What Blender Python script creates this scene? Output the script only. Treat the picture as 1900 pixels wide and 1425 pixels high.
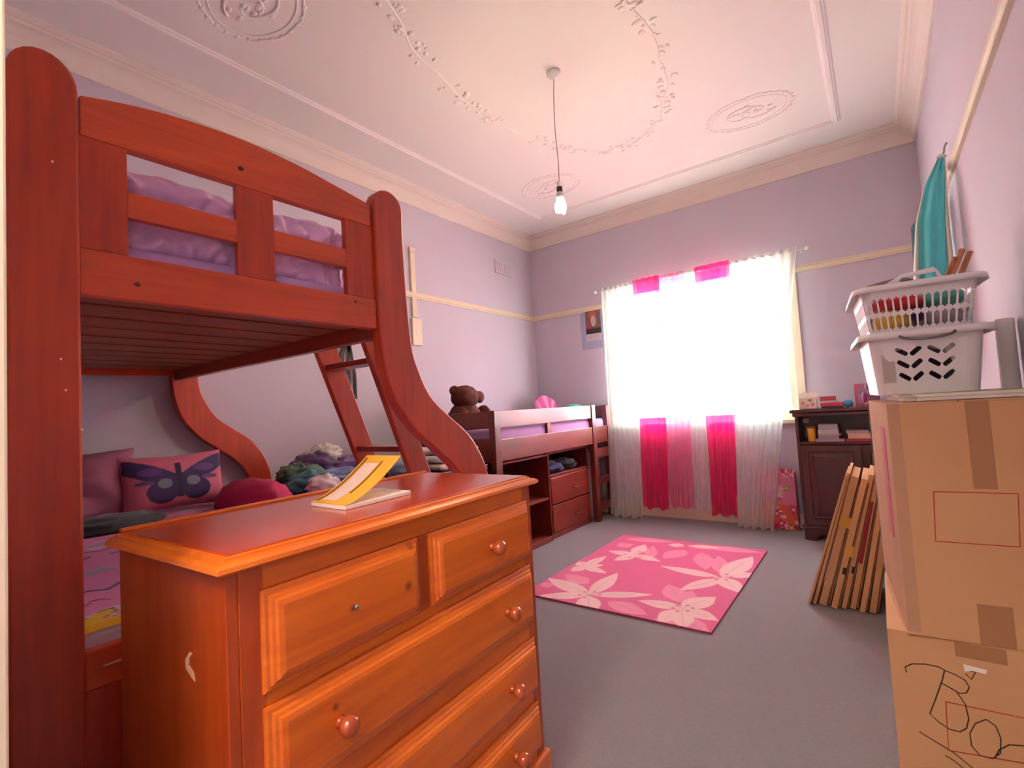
import bpy, bmesh, math, random
import numpy as np
from mathutils import Vector, Matrix, noise

for o in list(bpy.data.objects):
    bpy.data.objects.remove(o)
scene = bpy.context.scene
col = scene.collection

# ------------------------------------------------------------------ camera
YAW, PITCH, ROLL, FPX = 0.6355, 0.0527, -0.0593, 916.45
CAM = np.array([3.3615, -5.0876, 1.2])
_cy, _sy = math.cos(YAW), math.sin(YAW)
_cp, _sp = math.cos(PITCH), math.sin(PITCH)
_cr, _sr = math.cos(ROLL), math.sin(ROLL)
FWD = np.array([-_sy*_cp, _cy*_cp, _sp])
_r = np.array([_cy, _sy, 0.0])
_u = np.cross(_r, FWD)
RGT = _cr*_r + _sr*_u
UPV = -_sr*_r + _cr*_u
cam_data = bpy.data.cameras.new('camera')
cam_data.sensor_fit = 'HORIZONTAL'
cam_data.sensor_width = 36.0
cam_data.lens = 36.0*FPX/1900.0
cam_data.clip_start = 0.02
cam = bpy.data.objects.new('camera', cam_data)
col.objects.link(cam)
cam.matrix_world = Matrix(((RGT[0], UPV[0], -FWD[0], CAM[0]),
                           (RGT[1], UPV[1], -FWD[1], CAM[1]),
                           (RGT[2], UPV[2], -FWD[2], CAM[2]),
                           (0, 0, 0, 1)))
scene.camera = cam

def at(px, py, x=None, y=None, z=None):
    """survey helper: the point of a photo pixel on a known real plane"""
    d = FWD + RGT*(px-950)/FPX - UPV*(py-712.5)/FPX
    i, v = (0, x) if x is not None else (1, y) if y is not None else (2, z)
    return CAM + d*(v-CAM[i])/d[i]

# ------------------------------------------------------------------ light
SKY_STRENGTH = 62.0
world = bpy.data.worlds.new('world'); scene.world = world
world.use_nodes = True
bg = world.node_tree.nodes['Background']
bg.inputs[0].default_value = (0.80, 1.0, 0.975, 1)
bg.inputs[1].default_value = SKY_STRENGTH
W, HC, HR, HL, DST = 3.7622, 3.1566, 2.2798, 3.3048, 0.498
YF = -4.98                                   # inner face of the wall with the door
WX0, WX1, WZ0, WZ1 = 1.04, 2.78, 0.98, 2.42  # window opening
portal = bpy.data.lights.new('window_portal', 'AREA')
portal.shape = 'RECTANGLE'; portal.size = WX1-WX0; portal.size_y = WZ1-WZ0
portal.cycles.is_portal = True
po = bpy.data.objects.new('window_portal', portal); col.objects.link(po)
po.location = ((WX0+WX1)/2, 0.13, (WZ0+WZ1)/2)
po.rotation_euler = (-math.pi/2, 0, 0)
# unseen fill light added in the hallway, shining in through the open door
hall = bpy.data.lights.new('hall_fill', 'POINT')
hall.shadow_soft_size = 0.3; hall.energy = 150; hall.color = (1.0, 0.86, 0.68)
ho = bpy.data.objects.new('hall_fill', hall); col.objects.link(ho)
ho.location = (2.98, -5.95, 2.75)
BULB_STRENGTH = 400.0

vs = scene.view_settings
vs.view_transform = 'Standard'; vs.look = 'None'; vs.gamma = 1.0
vs.use_curve_mapping = False
vs.exposure = 0.27

# ------------------------------------------------------------------ helpers
R = random.Random(7)
def lin(c):
    return tuple(((v/255)/12.92 if v/255 <= 0.04045 else ((v/255+0.055)/1.055)**2.4) for v in c)

def tag(o, label, cat, group=None):
    o['label'] = label; o['category'] = cat
    if group: o['group'] = group
    return o

def thing(name, label, cat, loc=(0, 0, 0), rotz=0.0, group=None):
    o = bpy.data.objects.new(name, None); col.objects.link(o)
    o.empty_display_size = 0.05
    o.location = loc; o.rotation_euler = (0, 0, rotz)
    return tag(o, label, cat, group)

def wloc(o):
    v = Vector((0, 0, 0))
    while o is not None:
        v += o.location; o = o.parent
    return v

class MB:
    def __init__(s): s.v = []; s.f = []
    def add(s, vs_, fs):
        b = len(s.v); s.v += [tuple(map(float, p)) for p in vs_]
        s.f += [tuple(i+b for i in f) for f in fs]; return s
    def box(s, x0, x1, y0, y1, z0, z1):
        return s.add([(x0,y0,z0),(x1,y0,z0),(x1,y1,z0),(x0,y1,z0),(x0,y0,z1),(x1,y0,z1),(x1,y1,z1),(x0,y1,z1)],
                     [(0,3,2,1),(4,5,6,7),(0,1,5,4),(1,2,6,5),(2,3,7,6),(3,0,4,7)])
    def prism(s, poly, axis, a0, a1):
        """poly in the two other axes (order x<y<z), extruded along axis"""
        def P(p, a):
            return {'x': (a, p[0], p[1]), 'y': (p[0], a, p[1]), 'z': (p[0], p[1], a)}[axis]
        n = len(poly)
        vs_ = [P(p, a0) for p in poly] + [P(p, a1) for p in poly]
        fs = [tuple(range(n))[::-1], tuple(range(n, 2*n))]
        fs += [(i, (i+1) % n, n+(i+1) % n, n+i) for i in range(n)]
        return s.add(vs_, fs)
    def tube(s, pts, r, n=8, caps=True):
        pts = [Vector(p) for p in pts]
        rs = r if isinstance(r, (list, tuple)) else [r]*len(pts)
        t0 = (pts[1]-pts[0]).normalized()
        a = t0.orthogonal().normalized()
        vs_ = []; fs = []
        for i, p in enumerate(pts):
            t = (pts[min(i+1, len(pts)-1)]-pts[max(i-1, 0)]).normalized()
            a = (a - t*a.dot(t))
            a = a.normalized() if a.length > 1e-6 else t.orthogonal().normalized()
            b = t.cross(a)
            for k in range(n):
                g = 2*math.pi*k/n
                vs_.append(p + (a*math.cos(g)+b*math.sin(g))*rs[i])
        for i in range(len(pts)-1):
            for k in range(n):
                fs.append((i*n+k, i*n+(k+1) % n, (i+1)*n+(k+1) % n, (i+1)*n+k))
        if caps:
            fs.append(tuple(range(n))[::-1]); fs.append(tuple((len(pts)-1)*n+k for k in range(n)))
        return s.add(vs_, fs)
    def lathe(s, prof, c, axis='z', n=20):
        """prof: (radius, height) list; rotated about axis through c"""
        vs_ = []; fs = []
        for (r, h) in prof:
            for k in range(n):
                g = 2*math.pi*k/n
                p = (r*math.cos(g), r*math.sin(g), h)
                if axis == 'x': p = (h, p[0], p[1])
                if axis == 'y': p = (p[0], h, p[1])
                vs_.append((c[0]+p[0], c[1]+p[1], c[2]+p[2]))
        for i in range(len(prof)-1):
            for k in range(n):
                fs.append((i*n+k, i*n+(k+1) % n, (i+1)*n+(k+1) % n, (i+1)*n+k))
        fs.append(tuple(range(n))[::-1]); fs.append(tuple((len(prof)-1)*n+k for k in range(n)))
        return s.add(vs_, fs)
    def grid(s, fn, nu, nv):
        vs_ = [fn(i/nu, j/nv) for j in range(nv+1) for i in range(nu+1)]
        fs = [(j*(nu+1)+i, j*(nu+1)+i+1, (j+1)*(nu+1)+i+1, (j+1)*(nu+1)+i) for j in range(nv) for i in range(nu)]
        return s.add(vs_, fs)
    def ball(s, c, r, nu=14, nv=9, fn=None):
        rx, ry, rz = r if isinstance(r, (tuple, list)) else (r, r, r)
        vs_ = []; fs = []
        for j in range(nv+1):
            th = math.pi*j/nv
            for i in range(nu):
                ph = 2*math.pi*i/nu
                d = Vector((math.sin(th)*math.cos(ph), math.sin(th)*math.sin(ph), math.cos(th)))
                k = fn(d) if fn else 1.0
                vs_.append((c[0]+rx*d.x*k, c[1]+ry*d.y*k, c[2]+rz*d.z*k))
        for j in range(nv):
            for i in range(nu):
                fs.append((j*nu+i, (j+1)*nu+i, (j+1)*nu+(i+1) % nu, j*nu+(i+1) % nu))
        return s.add(vs_, fs)
    def build(s, name, m, parent=None, bevel=0.0, smooth=False, local=False, seg=2, fix=True):
        off = Vector((0, 0, 0)) if (parent is None or local) else wloc(parent)
        me = bpy.data.meshes.new(name)
        vv = np.array(s.v, dtype=np.float64) - np.array(off)
        me.from_pydata([tuple(p) for p in vv], [], s.f)
        bm = bmesh.new(); bm.from_mesh(me)
        if fix:
            bmesh.ops.remove_doubles(bm, verts=bm.verts, dist=1e-6)
            bmesh.ops.recalc_face_normals(bm, faces=bm.faces)
        if bevel > 0:
            ed = [e for e in bm.edges if len(e.link_faces) == 2 and e.calc_face_angle(0) > 0.5]
            bmesh.ops.bevel(bm, geom=ed, offset=bevel, segments=seg, affect='EDGES', profile=0.5, clamp_overlap=True)
        bm.to_mesh(me); bm.free()
        if smooth:
            me.polygons.foreach_set('use_smooth', [True]*len(me.polygons))
        me.materials.append(m)
        o = bpy.data.objects.new(name, me); col.objects.link(o)
        if parent is not None: o.parent = parent
        return o

def box_obj(name, m, parent, x0, x1, y0, y1, z0, z1, bevel=0.0, local=False):
    return MB().box(x0, x1, y0, y1, z0, z1).build(name, m, parent, bevel, local=local)

def struct(o):
    o['kind'] = 'structure'; return o

def set_col(o, rgb):
    """flat print: one colour per vertex (rgb in 0..255 sRGB, array n x 3)"""
    me = o.data
    ca = me.color_attributes.new('print', 'FLOAT_COLOR', 'POINT')
    c = np.asarray(rgb, float)/255.0
    c = np.where(c <= 0.04045, c/12.92, ((c+0.055)/1.055)**2.4)
    a = np.ones((len(me.vertices), 4)); a[:, :3] = c
    ca.data.foreach_set('color', a.ravel())

# ------------------------------------------------------------------ materials
def new_mat(name):
    m = bpy.data.materials.new(name); m.use_nodes = True
    return m, m.node_tree.nodes, m.node_tree.links, m.node_tree.nodes['Principled BSDF']

def plain(name, rgb, rough=0.6, var=0.06, nscale=12.0, bump=0.0, bscale=60.0, metal=0.0, sheen=0.0, emit=None, estr=0.0, coat=0.0, spec=0.5):
    m, N, L, b = new_mat(name)
    tc = N.new('ShaderNodeTexCoord')
    nz = N.new('ShaderNodeTexNoise'); nz.inputs['Scale'].default_value = nscale; nz.inputs['Detail'].default_value = 4
    L.new(tc.outputs['Object'], nz.inputs['Vector'])
    mx = N.new('ShaderNodeMix'); mx.data_type = 'RGBA'
    c = np.array(lin(rgb))
    mx.inputs[6].default_value = (*(c*(1-var)), 1); mx.inputs[7].default_value = (*np.minimum(c*(1+var), 1), 1)
    L.new(nz.outputs['Fac'], mx.inputs[0]); L.new(mx.outputs[2], b.inputs['Base Color'])
    b.inputs['Roughness'].default_value = rough; b.inputs['Metallic'].default_value = metal
    b.inputs['Specular IOR Level'].default_value = spec
    if coat: b.inputs['Coat Weight'].default_value = coat; b.inputs['Coat Roughness'].default_value = 0.15
    if sheen: b.inputs['Sheen Weight'].default_value = sheen
    if bump:
        n2 = N.new('ShaderNodeTexNoise'); n2.inputs['Scale'].default_value = bscale; n2.inputs['Detail'].default_value = 6
        L.new(tc.outputs['Object'], n2.inputs['Vector'])
        bp = N.new('ShaderNodeBump'); bp.inputs['Strength'].default_value = bump; bp.inputs['Distance'].default_value = 0.01
        L.new(n2.outputs['Fac'], bp.inputs['Height']); L.new(bp.outputs['Normal'], b.inputs['Normal'])
    if emit:
        b.inputs['Emission Color'].default_value = (*lin(emit), 1); b.inputs['Emission Strength'].default_value = estr
    return m

def wood(name, dark, light, grain='z', rough=0.35, scale=3.0, coat=0.3, bump=0.05, knots=(), ring=1.0):
    """stained timber: noise stretched along the grain axis, plus optional knots (object space)"""
    m, N, L, b = new_mat(name)
    tc = N.new('ShaderNodeTexCoord')
    mp = N.new('ShaderNodeMapping')
    sc = {'x': (0.9, 14, 14), 'y': (14, 0.9, 14), 'z': (14, 14, 0.9)}[grain]
    mp.inputs['Scale'].default_value = tuple(v*scale/3.0 for v in sc)
    L.new(tc.outputs['Object'], mp.inputs['Vector'])
    nz = N.new('ShaderNodeTexNoise'); nz.inputs['Scale'].default_value = 1.6; nz.inputs['Detail'].default_value = 8
    nz.inputs['Roughness'].default_value = 0.62; nz.inputs['Distortion'].default_value = 0.9*ring
    L.new(mp.outputs[0], nz.inputs['Vector'])
    n2 = N.new('ShaderNodeTexNoise'); n2.inputs['Scale'].default_value = 2.2; n2.inputs['Detail'].default_value = 3
    L.new(tc.outputs['Object'], n2.inputs['Vector'])
    ad = N.new('ShaderNodeMath'); ad.operation = 'MULTIPLY_ADD'; ad.inputs[1].default_value = 0.45; ad.inputs[2].default_value = -0.2
    L.new(n2.outputs['Fac'], ad.inputs[0])
    sm = N.new('ShaderNodeMath'); sm.operation = 'ADD'
    L.new(nz.outputs['Fac'], sm.inputs[0]); L.new(ad.outputs[0], sm.inputs[1])
    rp = N.new('ShaderNodeValToRGB')
    rp.color_ramp.elements[0].position = 0.18; rp.color_ramp.elements[0].color = (*lin(dark), 1)
    rp.color_ramp.elements[1].position = 0.78; rp.color_ramp.elements[1].color = (*lin(light), 1)
    L.new(sm.outputs[0], rp.inputs['Fac'])
    out = rp.outputs['Color']
    for (kx, ky, kz, kr) in knots:
        sb = N.new('ShaderNodeVectorMath'); sb.operation = 'DISTANCE'
        sb.inputs[1].default_value = (kx, ky, kz)
        L.new(tc.outputs['Object'], sb.inputs[0])
        mr = N.new('ShaderNodeMapRange'); mr.inputs['From Min'].default_value = kr*1.5; mr.inputs['From Max'].default_value = kr*0.5
        mr.inputs['To Max'].default_value = 0.85
        L.new(sb.outputs['Value'], mr.inputs['Value'])
        mx = N.new('ShaderNodeMix'); mx.data_type = 'RGBA'; mx.inputs[7].default_value = (*lin((60, 22, 10)), 1)
        L.new(mr.outputs[0], mx.inputs[0]); L.new(out, mx.inputs[6]); out = mx.outputs[2]
    L.new(out, b.inputs['Base Color'])
    b.inputs['Roughness'].default_value = rough
    b.inputs['Coat Weight'].default_value = coat; b.inputs['Coat Roughness'].default_value = 0.18
    bp = N.new('ShaderNodeBump'); bp.inputs['Strength'].default_value = bump; bp.inputs['Distance'].default_value = 0.004
    L.new(nz.outputs['Fac'], bp.inputs['Height']); L.new(bp.outputs['Normal'], b.inputs['Normal'])
    return m

def printed(name, rough=0.8, bump=0.0, bscale=200, sheen=0.0):
    m, N, L, b = new_mat(name)
    a = N.new('ShaderNodeAttribute'); a.attribute_name = 'print'
    tc = N.new('ShaderNodeTexCoord')
    nz = N.new('ShaderNodeTexNoise'); nz.inputs['Scale'].default_value = bscale; nz.inputs['Detail'].default_value = 3
    L.new(tc.outputs['Object'], nz.inputs['Vector'])
    mx = N.new('ShaderNodeMix'); mx.data_type = 'RGBA'; mx.blend_type = 'MULTIPLY'; mx.inputs[0].default_value = 0.25
    L.new(a.outputs['Color'], mx.inputs[6]); L.new(nz.outputs['Fac'], mx.inputs[7])
    L.new(mx.outputs[2], b.inputs['Base Color'])
    b.inputs['Roughness'].default_value = rough
    if sheen: b.inputs['Sheen Weight'].default_value = sheen
    if bump:
        bp = N.new('ShaderNodeBump'); bp.inputs['Strength'].default_value = bump; bp.inputs['Distance'].default_value = 0.005
        L.new(nz.outputs['Fac'], bp.inputs['Height']); L.new(bp.outputs['Normal'], b.inputs['Normal'])
    return m

def sheer(name, rgb, transp, transl=0.5):
    """thin curtain cloth: part see-through weave, part translucent thread"""
    m = bpy.data.materials.new(name); m.use_nodes = True
    N, L = m.node_tree.nodes, m.node_tree.links
    N.clear()
    out = N.new('ShaderNodeOutputMaterial')
    c = (*lin(rgb), 1)
    d = N.new('ShaderNodeBsdfDiffuse'); d.inputs['Color'].default_value = c
    t = N.new('ShaderNodeBsdfTranslucent'); t.inputs['Color'].default_value = c
    tr = N.new('ShaderNodeBsdfTransparent')
    tr.inputs['Color'].default_value = tuple(0.5+0.5*v for v in c[:3])+(1,)
    m1 = N.new('ShaderNodeMixShader'); m1.inputs[0].default_value = transl
    L.new(d.outputs[0], m1.inputs[1]); L.new(t.outputs[0], m1.inputs[2])
    tc = N.new('ShaderNodeTexCoord'); wv = N.new('ShaderNodeTexNoise'); wv.inputs['Scale'].default_value = 9
    L.new(tc.outputs['Object'], wv.inputs['Vector'])
    mr = N.new('ShaderNodeMapRange'); mr.inputs['To Min'].default_value = max(transp-0.08, 0); mr.inputs['To Max'].default_value = transp+0.08
    L.new(wv.outputs['Fac'], mr.inputs['Value'])
    m2 = N.new('ShaderNodeMixShader'); L.new(mr.outputs[0], m2.inputs[0])
    L.new(m1.outputs[0], m2.inputs[1]); L.new(tr.outputs[0], m2.inputs[2])
    L.new(m2.outputs[0], out.inputs['Surface'])
    return m

M = {}
M['wall'] = plain('lilac_wall_paint', (202, 194, 208), 0.75, 0.03, 2.0, bump=0.04, bscale=40)
M['ceiling'] = plain('ceiling_paint', (234, 231, 229), 0.8, 0.02, 2.0, bump=0.03, bscale=30)
M['cornice'] = plain('cornice_paint', (228, 216, 208), 0.6, 0.03, 5.0)
M['plaster'] = plain('plaster_relief', (238, 234, 232), 0.75, 0.02, 4.0)
M['cream'] = plain('cream_trim_paint', (226, 212, 186), 0.45, 0.05, 8.0)
M['carpet'] = plain('grey_carpet', (124, 117, 122), 0.95, 0.14, 90.0, bump=0.6, bscale=260, sheen=0.2)
M['glass'] = None
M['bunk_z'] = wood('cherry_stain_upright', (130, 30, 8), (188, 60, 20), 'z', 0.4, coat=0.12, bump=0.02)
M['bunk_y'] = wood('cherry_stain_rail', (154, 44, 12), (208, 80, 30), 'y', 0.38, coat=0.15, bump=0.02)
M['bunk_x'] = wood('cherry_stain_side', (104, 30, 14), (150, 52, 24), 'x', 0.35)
M['slat'] = wood('raw_red_slat', (104, 50, 24), (160, 88, 46), 'y', 0.55, coat=0.0)
M['pine_y'] = wood('honey_pine_across', (176, 72, 10), (230, 122, 30), 'y', 0.34, scale=2.6, ring=0.6)
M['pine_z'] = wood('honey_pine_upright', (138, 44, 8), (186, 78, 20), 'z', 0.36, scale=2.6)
M['pine_top'] = wood('red_pine_top', (150, 44, 12), (192, 70, 24), 'y', 0.26, coat=0.5)
M['loft'] = wood('red_brown_loft_bed', (78, 20, 12), (118, 36, 22), 'y', 0.4)
M['loft_z'] = wood('red_brown_loft_post', (68, 16, 10), (102, 28, 18), 'z', 0.4)
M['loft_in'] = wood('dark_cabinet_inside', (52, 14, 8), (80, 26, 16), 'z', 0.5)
M['mahog'] = wood('mahogany', (46, 11, 10), (78, 22, 18), 'z', 0.35)
M['white_pl'] = plain('white_plastic', (244, 242, 243), 0.4, 0.02)
M['steel'] = plain('steel', (170, 168, 165), 0.3, 0.05, metal=1.0)
M['black_pl'] = plain('black_plastic', (28, 26, 28), 0.4)
M['card'] = plain('cardboard', (202, 154, 108), 0.8, 0.06, 6.0, bump=0.05, bscale=120)
M['card_edge'] = plain('cardboard_edge', (196, 150, 104), 0.85, 0.1, 60.0)
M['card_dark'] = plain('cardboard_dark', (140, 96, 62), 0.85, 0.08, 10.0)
M['tape'] = plain('parcel_tape', (168, 120, 80), 0.3, 0.03, 10.0)
M['red_ink'] = plain('red_ink', (178, 52, 38), 0.7)
M['ink_and_gap_black'] = plain('ink_and_gap_black', (58, 42, 34), 0.7)
M['film'] = sheer('clear_wrap', (235, 225, 220), 0.86, 0.2)
M['paper'] = plain('paper', (236, 230, 220), 0.7, 0.03)
M['lilac_sheet'] = plain('lilac_satin', (236, 190, 238), 0.28, 0.12, 5.0, bump=0.3, bscale=14, sheen=0.4)
M['lilac_bed'] = plain('lilac_cotton', (190, 150, 206), 0.75, 0.08, 9.0, bump=0.2, bscale=14)
M['mattress'] = plain('white_mattress', (212, 196, 206), 0.8)
M['mauve'] = plain('mauve_pillowcase', (140, 74, 94), 0.8, 0.06, 9.0)
M['magenta'] = plain('magenta_fleece', (158, 8, 62), 0.9, 0.1, 14.0, bump=0.3, bscale=40)
M['teddy'] = plain('brown_plush', (84, 28, 16), 0.95, 0.2, 40.0, bump=0.8, bscale=120)
M['print'] = printed('printed_cloth', 0.85)
M['print_paper'] = printed('printed_paper', 0.55)
M['rugm'] = printed('rug_pile', 0.95, bump=0.7, bscale=260, sheen=0.3)
def cloth(rgb, name='cloth', b=0.3): return plain(name, rgb, 0.85, 0.14, 10.0, bump=b, bscale=22, sheen=0.2)

gm, N_, L_, b_ = new_mat('window_glass')
b_.inputs['Base Color'].default_value = (1, 1, 1, 1); b_.inputs['Roughness'].default_value = 0.0
b_.inputs['Transmission Weight'].default_value = 1.0; b_.inputs['IOR'].default_value = 1.02
M['glass'] = gm

# ================================================================== THE ROOM
T = 0.12
HALL_Y = -6.7
struct(box_obj('floor', M['carpet'], None, -T, W+T, HALL_Y-T, T, -0.1, 0.0))
ceil = struct(box_obj('ceiling', M['ceiling'], None, -T, W+T, HALL_Y-T, T, HL, HL+0.1))
struct(box_obj('wall_left', M['wall'], None, -T, 0, HALL_Y, 0, 0, HL))
struct(box_obj('wall_right', M['wall'], None, W, W+T, HALL_Y, 0, 0, HL))
b = MB()
b.box(-T, WX0, 0, T, 0, HL); b.box(WX1, W+T, 0, T, 0, HL)
b.box(WX0, WX1, 0, T, 0, WZ0); b.box(WX0, WX1, 0, T, WZ1, HL)
struct(b.build('wall_back', M['wall'], None, fix=False))
DX0, DX1, DZ = 2.502, 3.56, 2.12
b = MB()
b.box(0, DX0, YF-T, YF, 0, HL); b.box(DX1, W, YF-T, YF, 0, HL); b.box(DX0, DX1, YF-T, YF, DZ, HL)
struct(b.build('wall_front', M['wall'], None, fix=False))
b = MB(); b.box(0, W, HALL_Y-T, HALL_Y, 0, HL)
struct(b.build('wall_hallway', M['wall'], None))
# ground outside the window
struct(MB().box(-18, 22, T, 40, -0.75, -0.6).build('ground', plain('pale_paving', (168, 164, 156), 0.9, 0.12, 0.6, bump=0.2, bscale=4), None))
# doorway lining
dr = struct(MB().box(DX0-0.075, DX0-0.002, YF, YF+0.012, 0, DZ+0.07).build('trim_9', M['cream'], None, 0.003))
MB().box(DX1+0.002, DX1+0.075, YF, YF+0.018, 0, DZ+0.07).build('architrave', M['cream'], dr, 0.003)
MB().box(DX0-0.075, DX1+0.075, YF, YF+0.018, DZ+0.07, DZ+0.14).build('architrave', M['cream'], dr, 0.003)

# cornice: cove with two beads, one length per wall
def cornice_profile():
    drop, pr = HL-HC, 0.13
    P = [(0, 0), (0, -drop), (0.016, -drop), (0.018, -drop+0.018)]
    for i in range(7):
        a = math.pi/2*i/6
        P.append((0.018+0.072*(1-math.cos(a)), -drop+0.024+0.082*math.sin(a)))
    P += [(0.094, -0.036), (0.100, -0.030), (0.112, -0.030), (0.118, -0.022), (0.124, -0.018), (pr, -0.012), (pr, 0)]
    return P
CP = cornice_profile()
struct(MB().prism([(p, HL+h) for p, h in CP], 'y', YF, 0).build('trim_1', M['cornice'], None))
struct(MB().prism([(W-p, HL+h) for p, h in CP], 'y', YF, 0).build('trim_2', M['cornice'], None))
struct(MB().prism([(-p, HL+h) for p, h in CP], 'x', 0, W).build('trim_3', M['cornice'], None))
struct(MB().prism([(YF+p, HL+h) for p, h in CP], 'x', 0, W).build('trim_4', M['cornice'], None))
# picture rail
def railp(): return [(0, 0), (0.016, 0), (0.016, 0.012), (0.024, 0.018), (0.024, 0.038), (0.014, 0.046), (0.014, 0.056), (0, 0.056)]
struct(MB().prism([(p, HR+h) for p, h in railp()], 'y', YF, 0).build('trim_5', M['cream'], None))
struct(MB().prism([(W-p, HR+h) for p, h in railp()], 'y', YF, 0).build('trim_6', M['cream'], None))
t7 = struct(MB().prism([(-p, HR+h) for p, h in railp()], 'x', 0, WX0-0.07).build('trim_7', M['cream'], None))
MB().prism([(-p, HR+h) for p, h in railp()], 'x', WX1+0.07, W).build('picture_rail', M['cream'], t7)
# baseboards
struct(MB().box(0, W, -0.018, 0, 0, 0.13).build('baseboard_back', M['cream'], None, 0.004))
struct(MB().box(0, 0.018, YF, 0, 0, 0.13).build('baseboard_left', M['cream'], None, 0.004))
struct(MB().box(W-0.018, W, YF, 0, 0, 0.13).build('baseboard_right', M['cream'], None, 0.004))

# window: frame, two sashes, mullion, sill, panes
win = struct(MB().box(WX0, WX0+0.05, 0.0, 0.10, WZ0, WZ1).box(WX1-0.05, WX1, 0.0, 0.10, WZ0, WZ1)
             .box(WX0+0.05, WX1-0.05, 0.0, 0.10, WZ1-0.05, WZ1).box(WX0+0.05, WX1-0.05, 0.0, 0.10, WZ0, WZ0+0.05).build('window_1', M['cream'], None, fix=False))
xm = (WX0+WX1)/2
MB().box(xm-0.03, xm+0.03, 0.01, 0.09, WZ0+0.05, WZ1-0.05).build('mullion', M['cream'], win)
for (a, c) in ((WX0+0.05, xm-0.03), (xm+0.03, WX1-0.05)):
    MB().box(a, c, 0.048, 0.052, WZ0+0.05, WZ1-0.05).build('pane', M['glass'], win)
MB().box(WX0-0.1, WX1+0.08, -0.085, 0.0, WZ0-0.045, WZ0-0.005).build('window_sill', M['cream'], win, 0.006)
for (a, c) in ((WX0-0.07, WX0), (WX1, WX1+0.07)):
    MB().box(a, c, -0.016, 0, WZ0-0.005, WZ1+0.07).build('architrave', M['cream'], win, 0.003)
MB().box(WX0, WX1, -0.016, 0, WZ1, WZ1+0.07).build('architrave', M['cream'], win, 0.003)

# ceiling plasterwork: bead rectangle, oval wreath, four medallions
CX, CY = W/2, YF/2
def bead_profile(c, flip=1):
    return [(c-0.032, HL), (c-0.026, HL-0.008), (c-0.016, HL-0.010), (c-0.010, HL-0.018), (c+0.010, HL-0.018), (c+0.016, HL-0.010), (c+0.026, HL-0.008), (c+0.032, HL)]
MB().prism(bead_profile(DST), 'y', YF+DST, -DST).build('plaster_bead', M['plaster'], ceil)
MB().prism(bead_profile(W-DST), 'y', YF+DST, -DST).build('plaster_bead', M['plaster'], ceil)
MB().prism(bead_profile(-DST), 'x', DST, W-DST).build('plaster_bead', M['plaster'], ceil)
MB().prism(bead_profile(YF+DST), 'x', DST, W-DST).build('plaster_bead', M['plaster'], ceil)
b = MB()
rr = random.Random(3)
pts = []
for i in range(97):
    a = 2*math.pi*i/96
    k = 1+0.02*math.sin(a*14)
    pts.append((CX+0.6*k*math.cos(a), CY+1.2*k*math.sin(a), HL+0.001))
b.tube(pts, 0.006, 6, False)
for i in range(420):
    a = rr.uniform(0, 2*math.pi)
    dens = abs(math.cos(a*4))
    if rr.random() > dens: continue
    k = 1+rr.uniform(-0.11, 0.11)
    b.ball((CX+0.6*k*math.cos(a), CY+1.2*(1+(k-1)*0.55)*math.sin(a), HL+0.001),
           (rr.uniform(0.010, 0.026), rr.uniform(0.010, 0.026), rr.uniform(0.006, 0.011)), 7, 5)
w_ = b.build('plaster_wreath', M['plaster'], ceil, smooth=True); w_['kind'] = 'stuff'
def medallion():
    b = MB()
    ring = [(0.29*(1+0.02*math.sin(9*a))*math.cos(a), 0.22*(1+0.02*math.sin(9*a))*math.sin(a), HL+0.001) for a in [2*math.pi*i/64 for i in range(65)]]
    b.tube(ring, 0.006, 6, False)
    ring2 = [(0.255*math.cos(a), 0.185*math.sin(a), HL+0.001) for a in [2*math.pi*i/64 for i in range(65)]]
    b.tube(ring2, 0.005, 6, False)
    for i in range(26):
        a = 2*math.pi*i/26
        b.ball((0.29*math.cos(a), 0.22*math.sin(a), HL+0.001), (0.020, 0.013, 0.007), 7, 5)
    for s_ in (-1, 1):
        sp = []
        for i in range(34):
            t = i/33; a = s_*(0.4+t*7.5); r_ = 0.135*(1-t*0.8)
            sp.append((s_*0.05+r_*math.cos(a), r_*0.8*math.sin(a), HL+0.001))
        b.tube(sp, [0.009-0.004*i/33 for i in range(34)], 6)
    for i in range(12):
        a = rr.uniform(0, 2*math.pi); q = rr.uniform(0.03, 0.15)
        b.ball((q*math.cos(a), q*0.8*math.sin(a), HL+0.001), (0.022, 0.014, 0.009), 7, 5)
    return b
md = None
for sx in (-1, 1):
    for sy in (-1, 1):
        if md is None:
            md = medallion().build('plaster_medallion', M['plaster'], ceil, smooth=True)
            o = md
        else:
            o = md.copy(); col.objects.link(o); o.parent = ceil
        o.location = (CX+sx*0.87, CY+sy*1.40, 0)
        o.scale = (sx, sy, 1)

# wall plates
v = tag(MB().box(0, 0.012, -0.73, -0.42, 2.76, 2.92).build('wall_vent', M['wall'], None, 0.003),
        'lilac painted air vent high on the left wall', 'vent')
for i in range(6):
    MB().box(0.012, 0.017, -0.70+i*0.047, -0.675+i*0.047, 2.785, 2.895).build('louvre', M['wall'], v)
cd = thing('cable_cover', 'cream cable cover strip with switch boxes on the left wall', 'cable cover', (0.0, -1.97, 1.80))
MB().box(0, 0.02, -2.01, -1.955, 2.10, 2.71).build('conduit', M['cream'], cd, 0.004)
MB().box(0, 0.03, -2.03, -1.915, 1.84, 2.09).build('switch_box', M['cream'], cd, 0.006)
MB().box(0.03, 0.036, -1.985, -1.96, 1.95, 1.98).build('switch', M['white_pl'], cd, 0.002)
MB().box(0, 0.022, -2.015, -1.945, 2.71, 2.75).build('conduit_cap', M['cream'], cd, 0.004)

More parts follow.
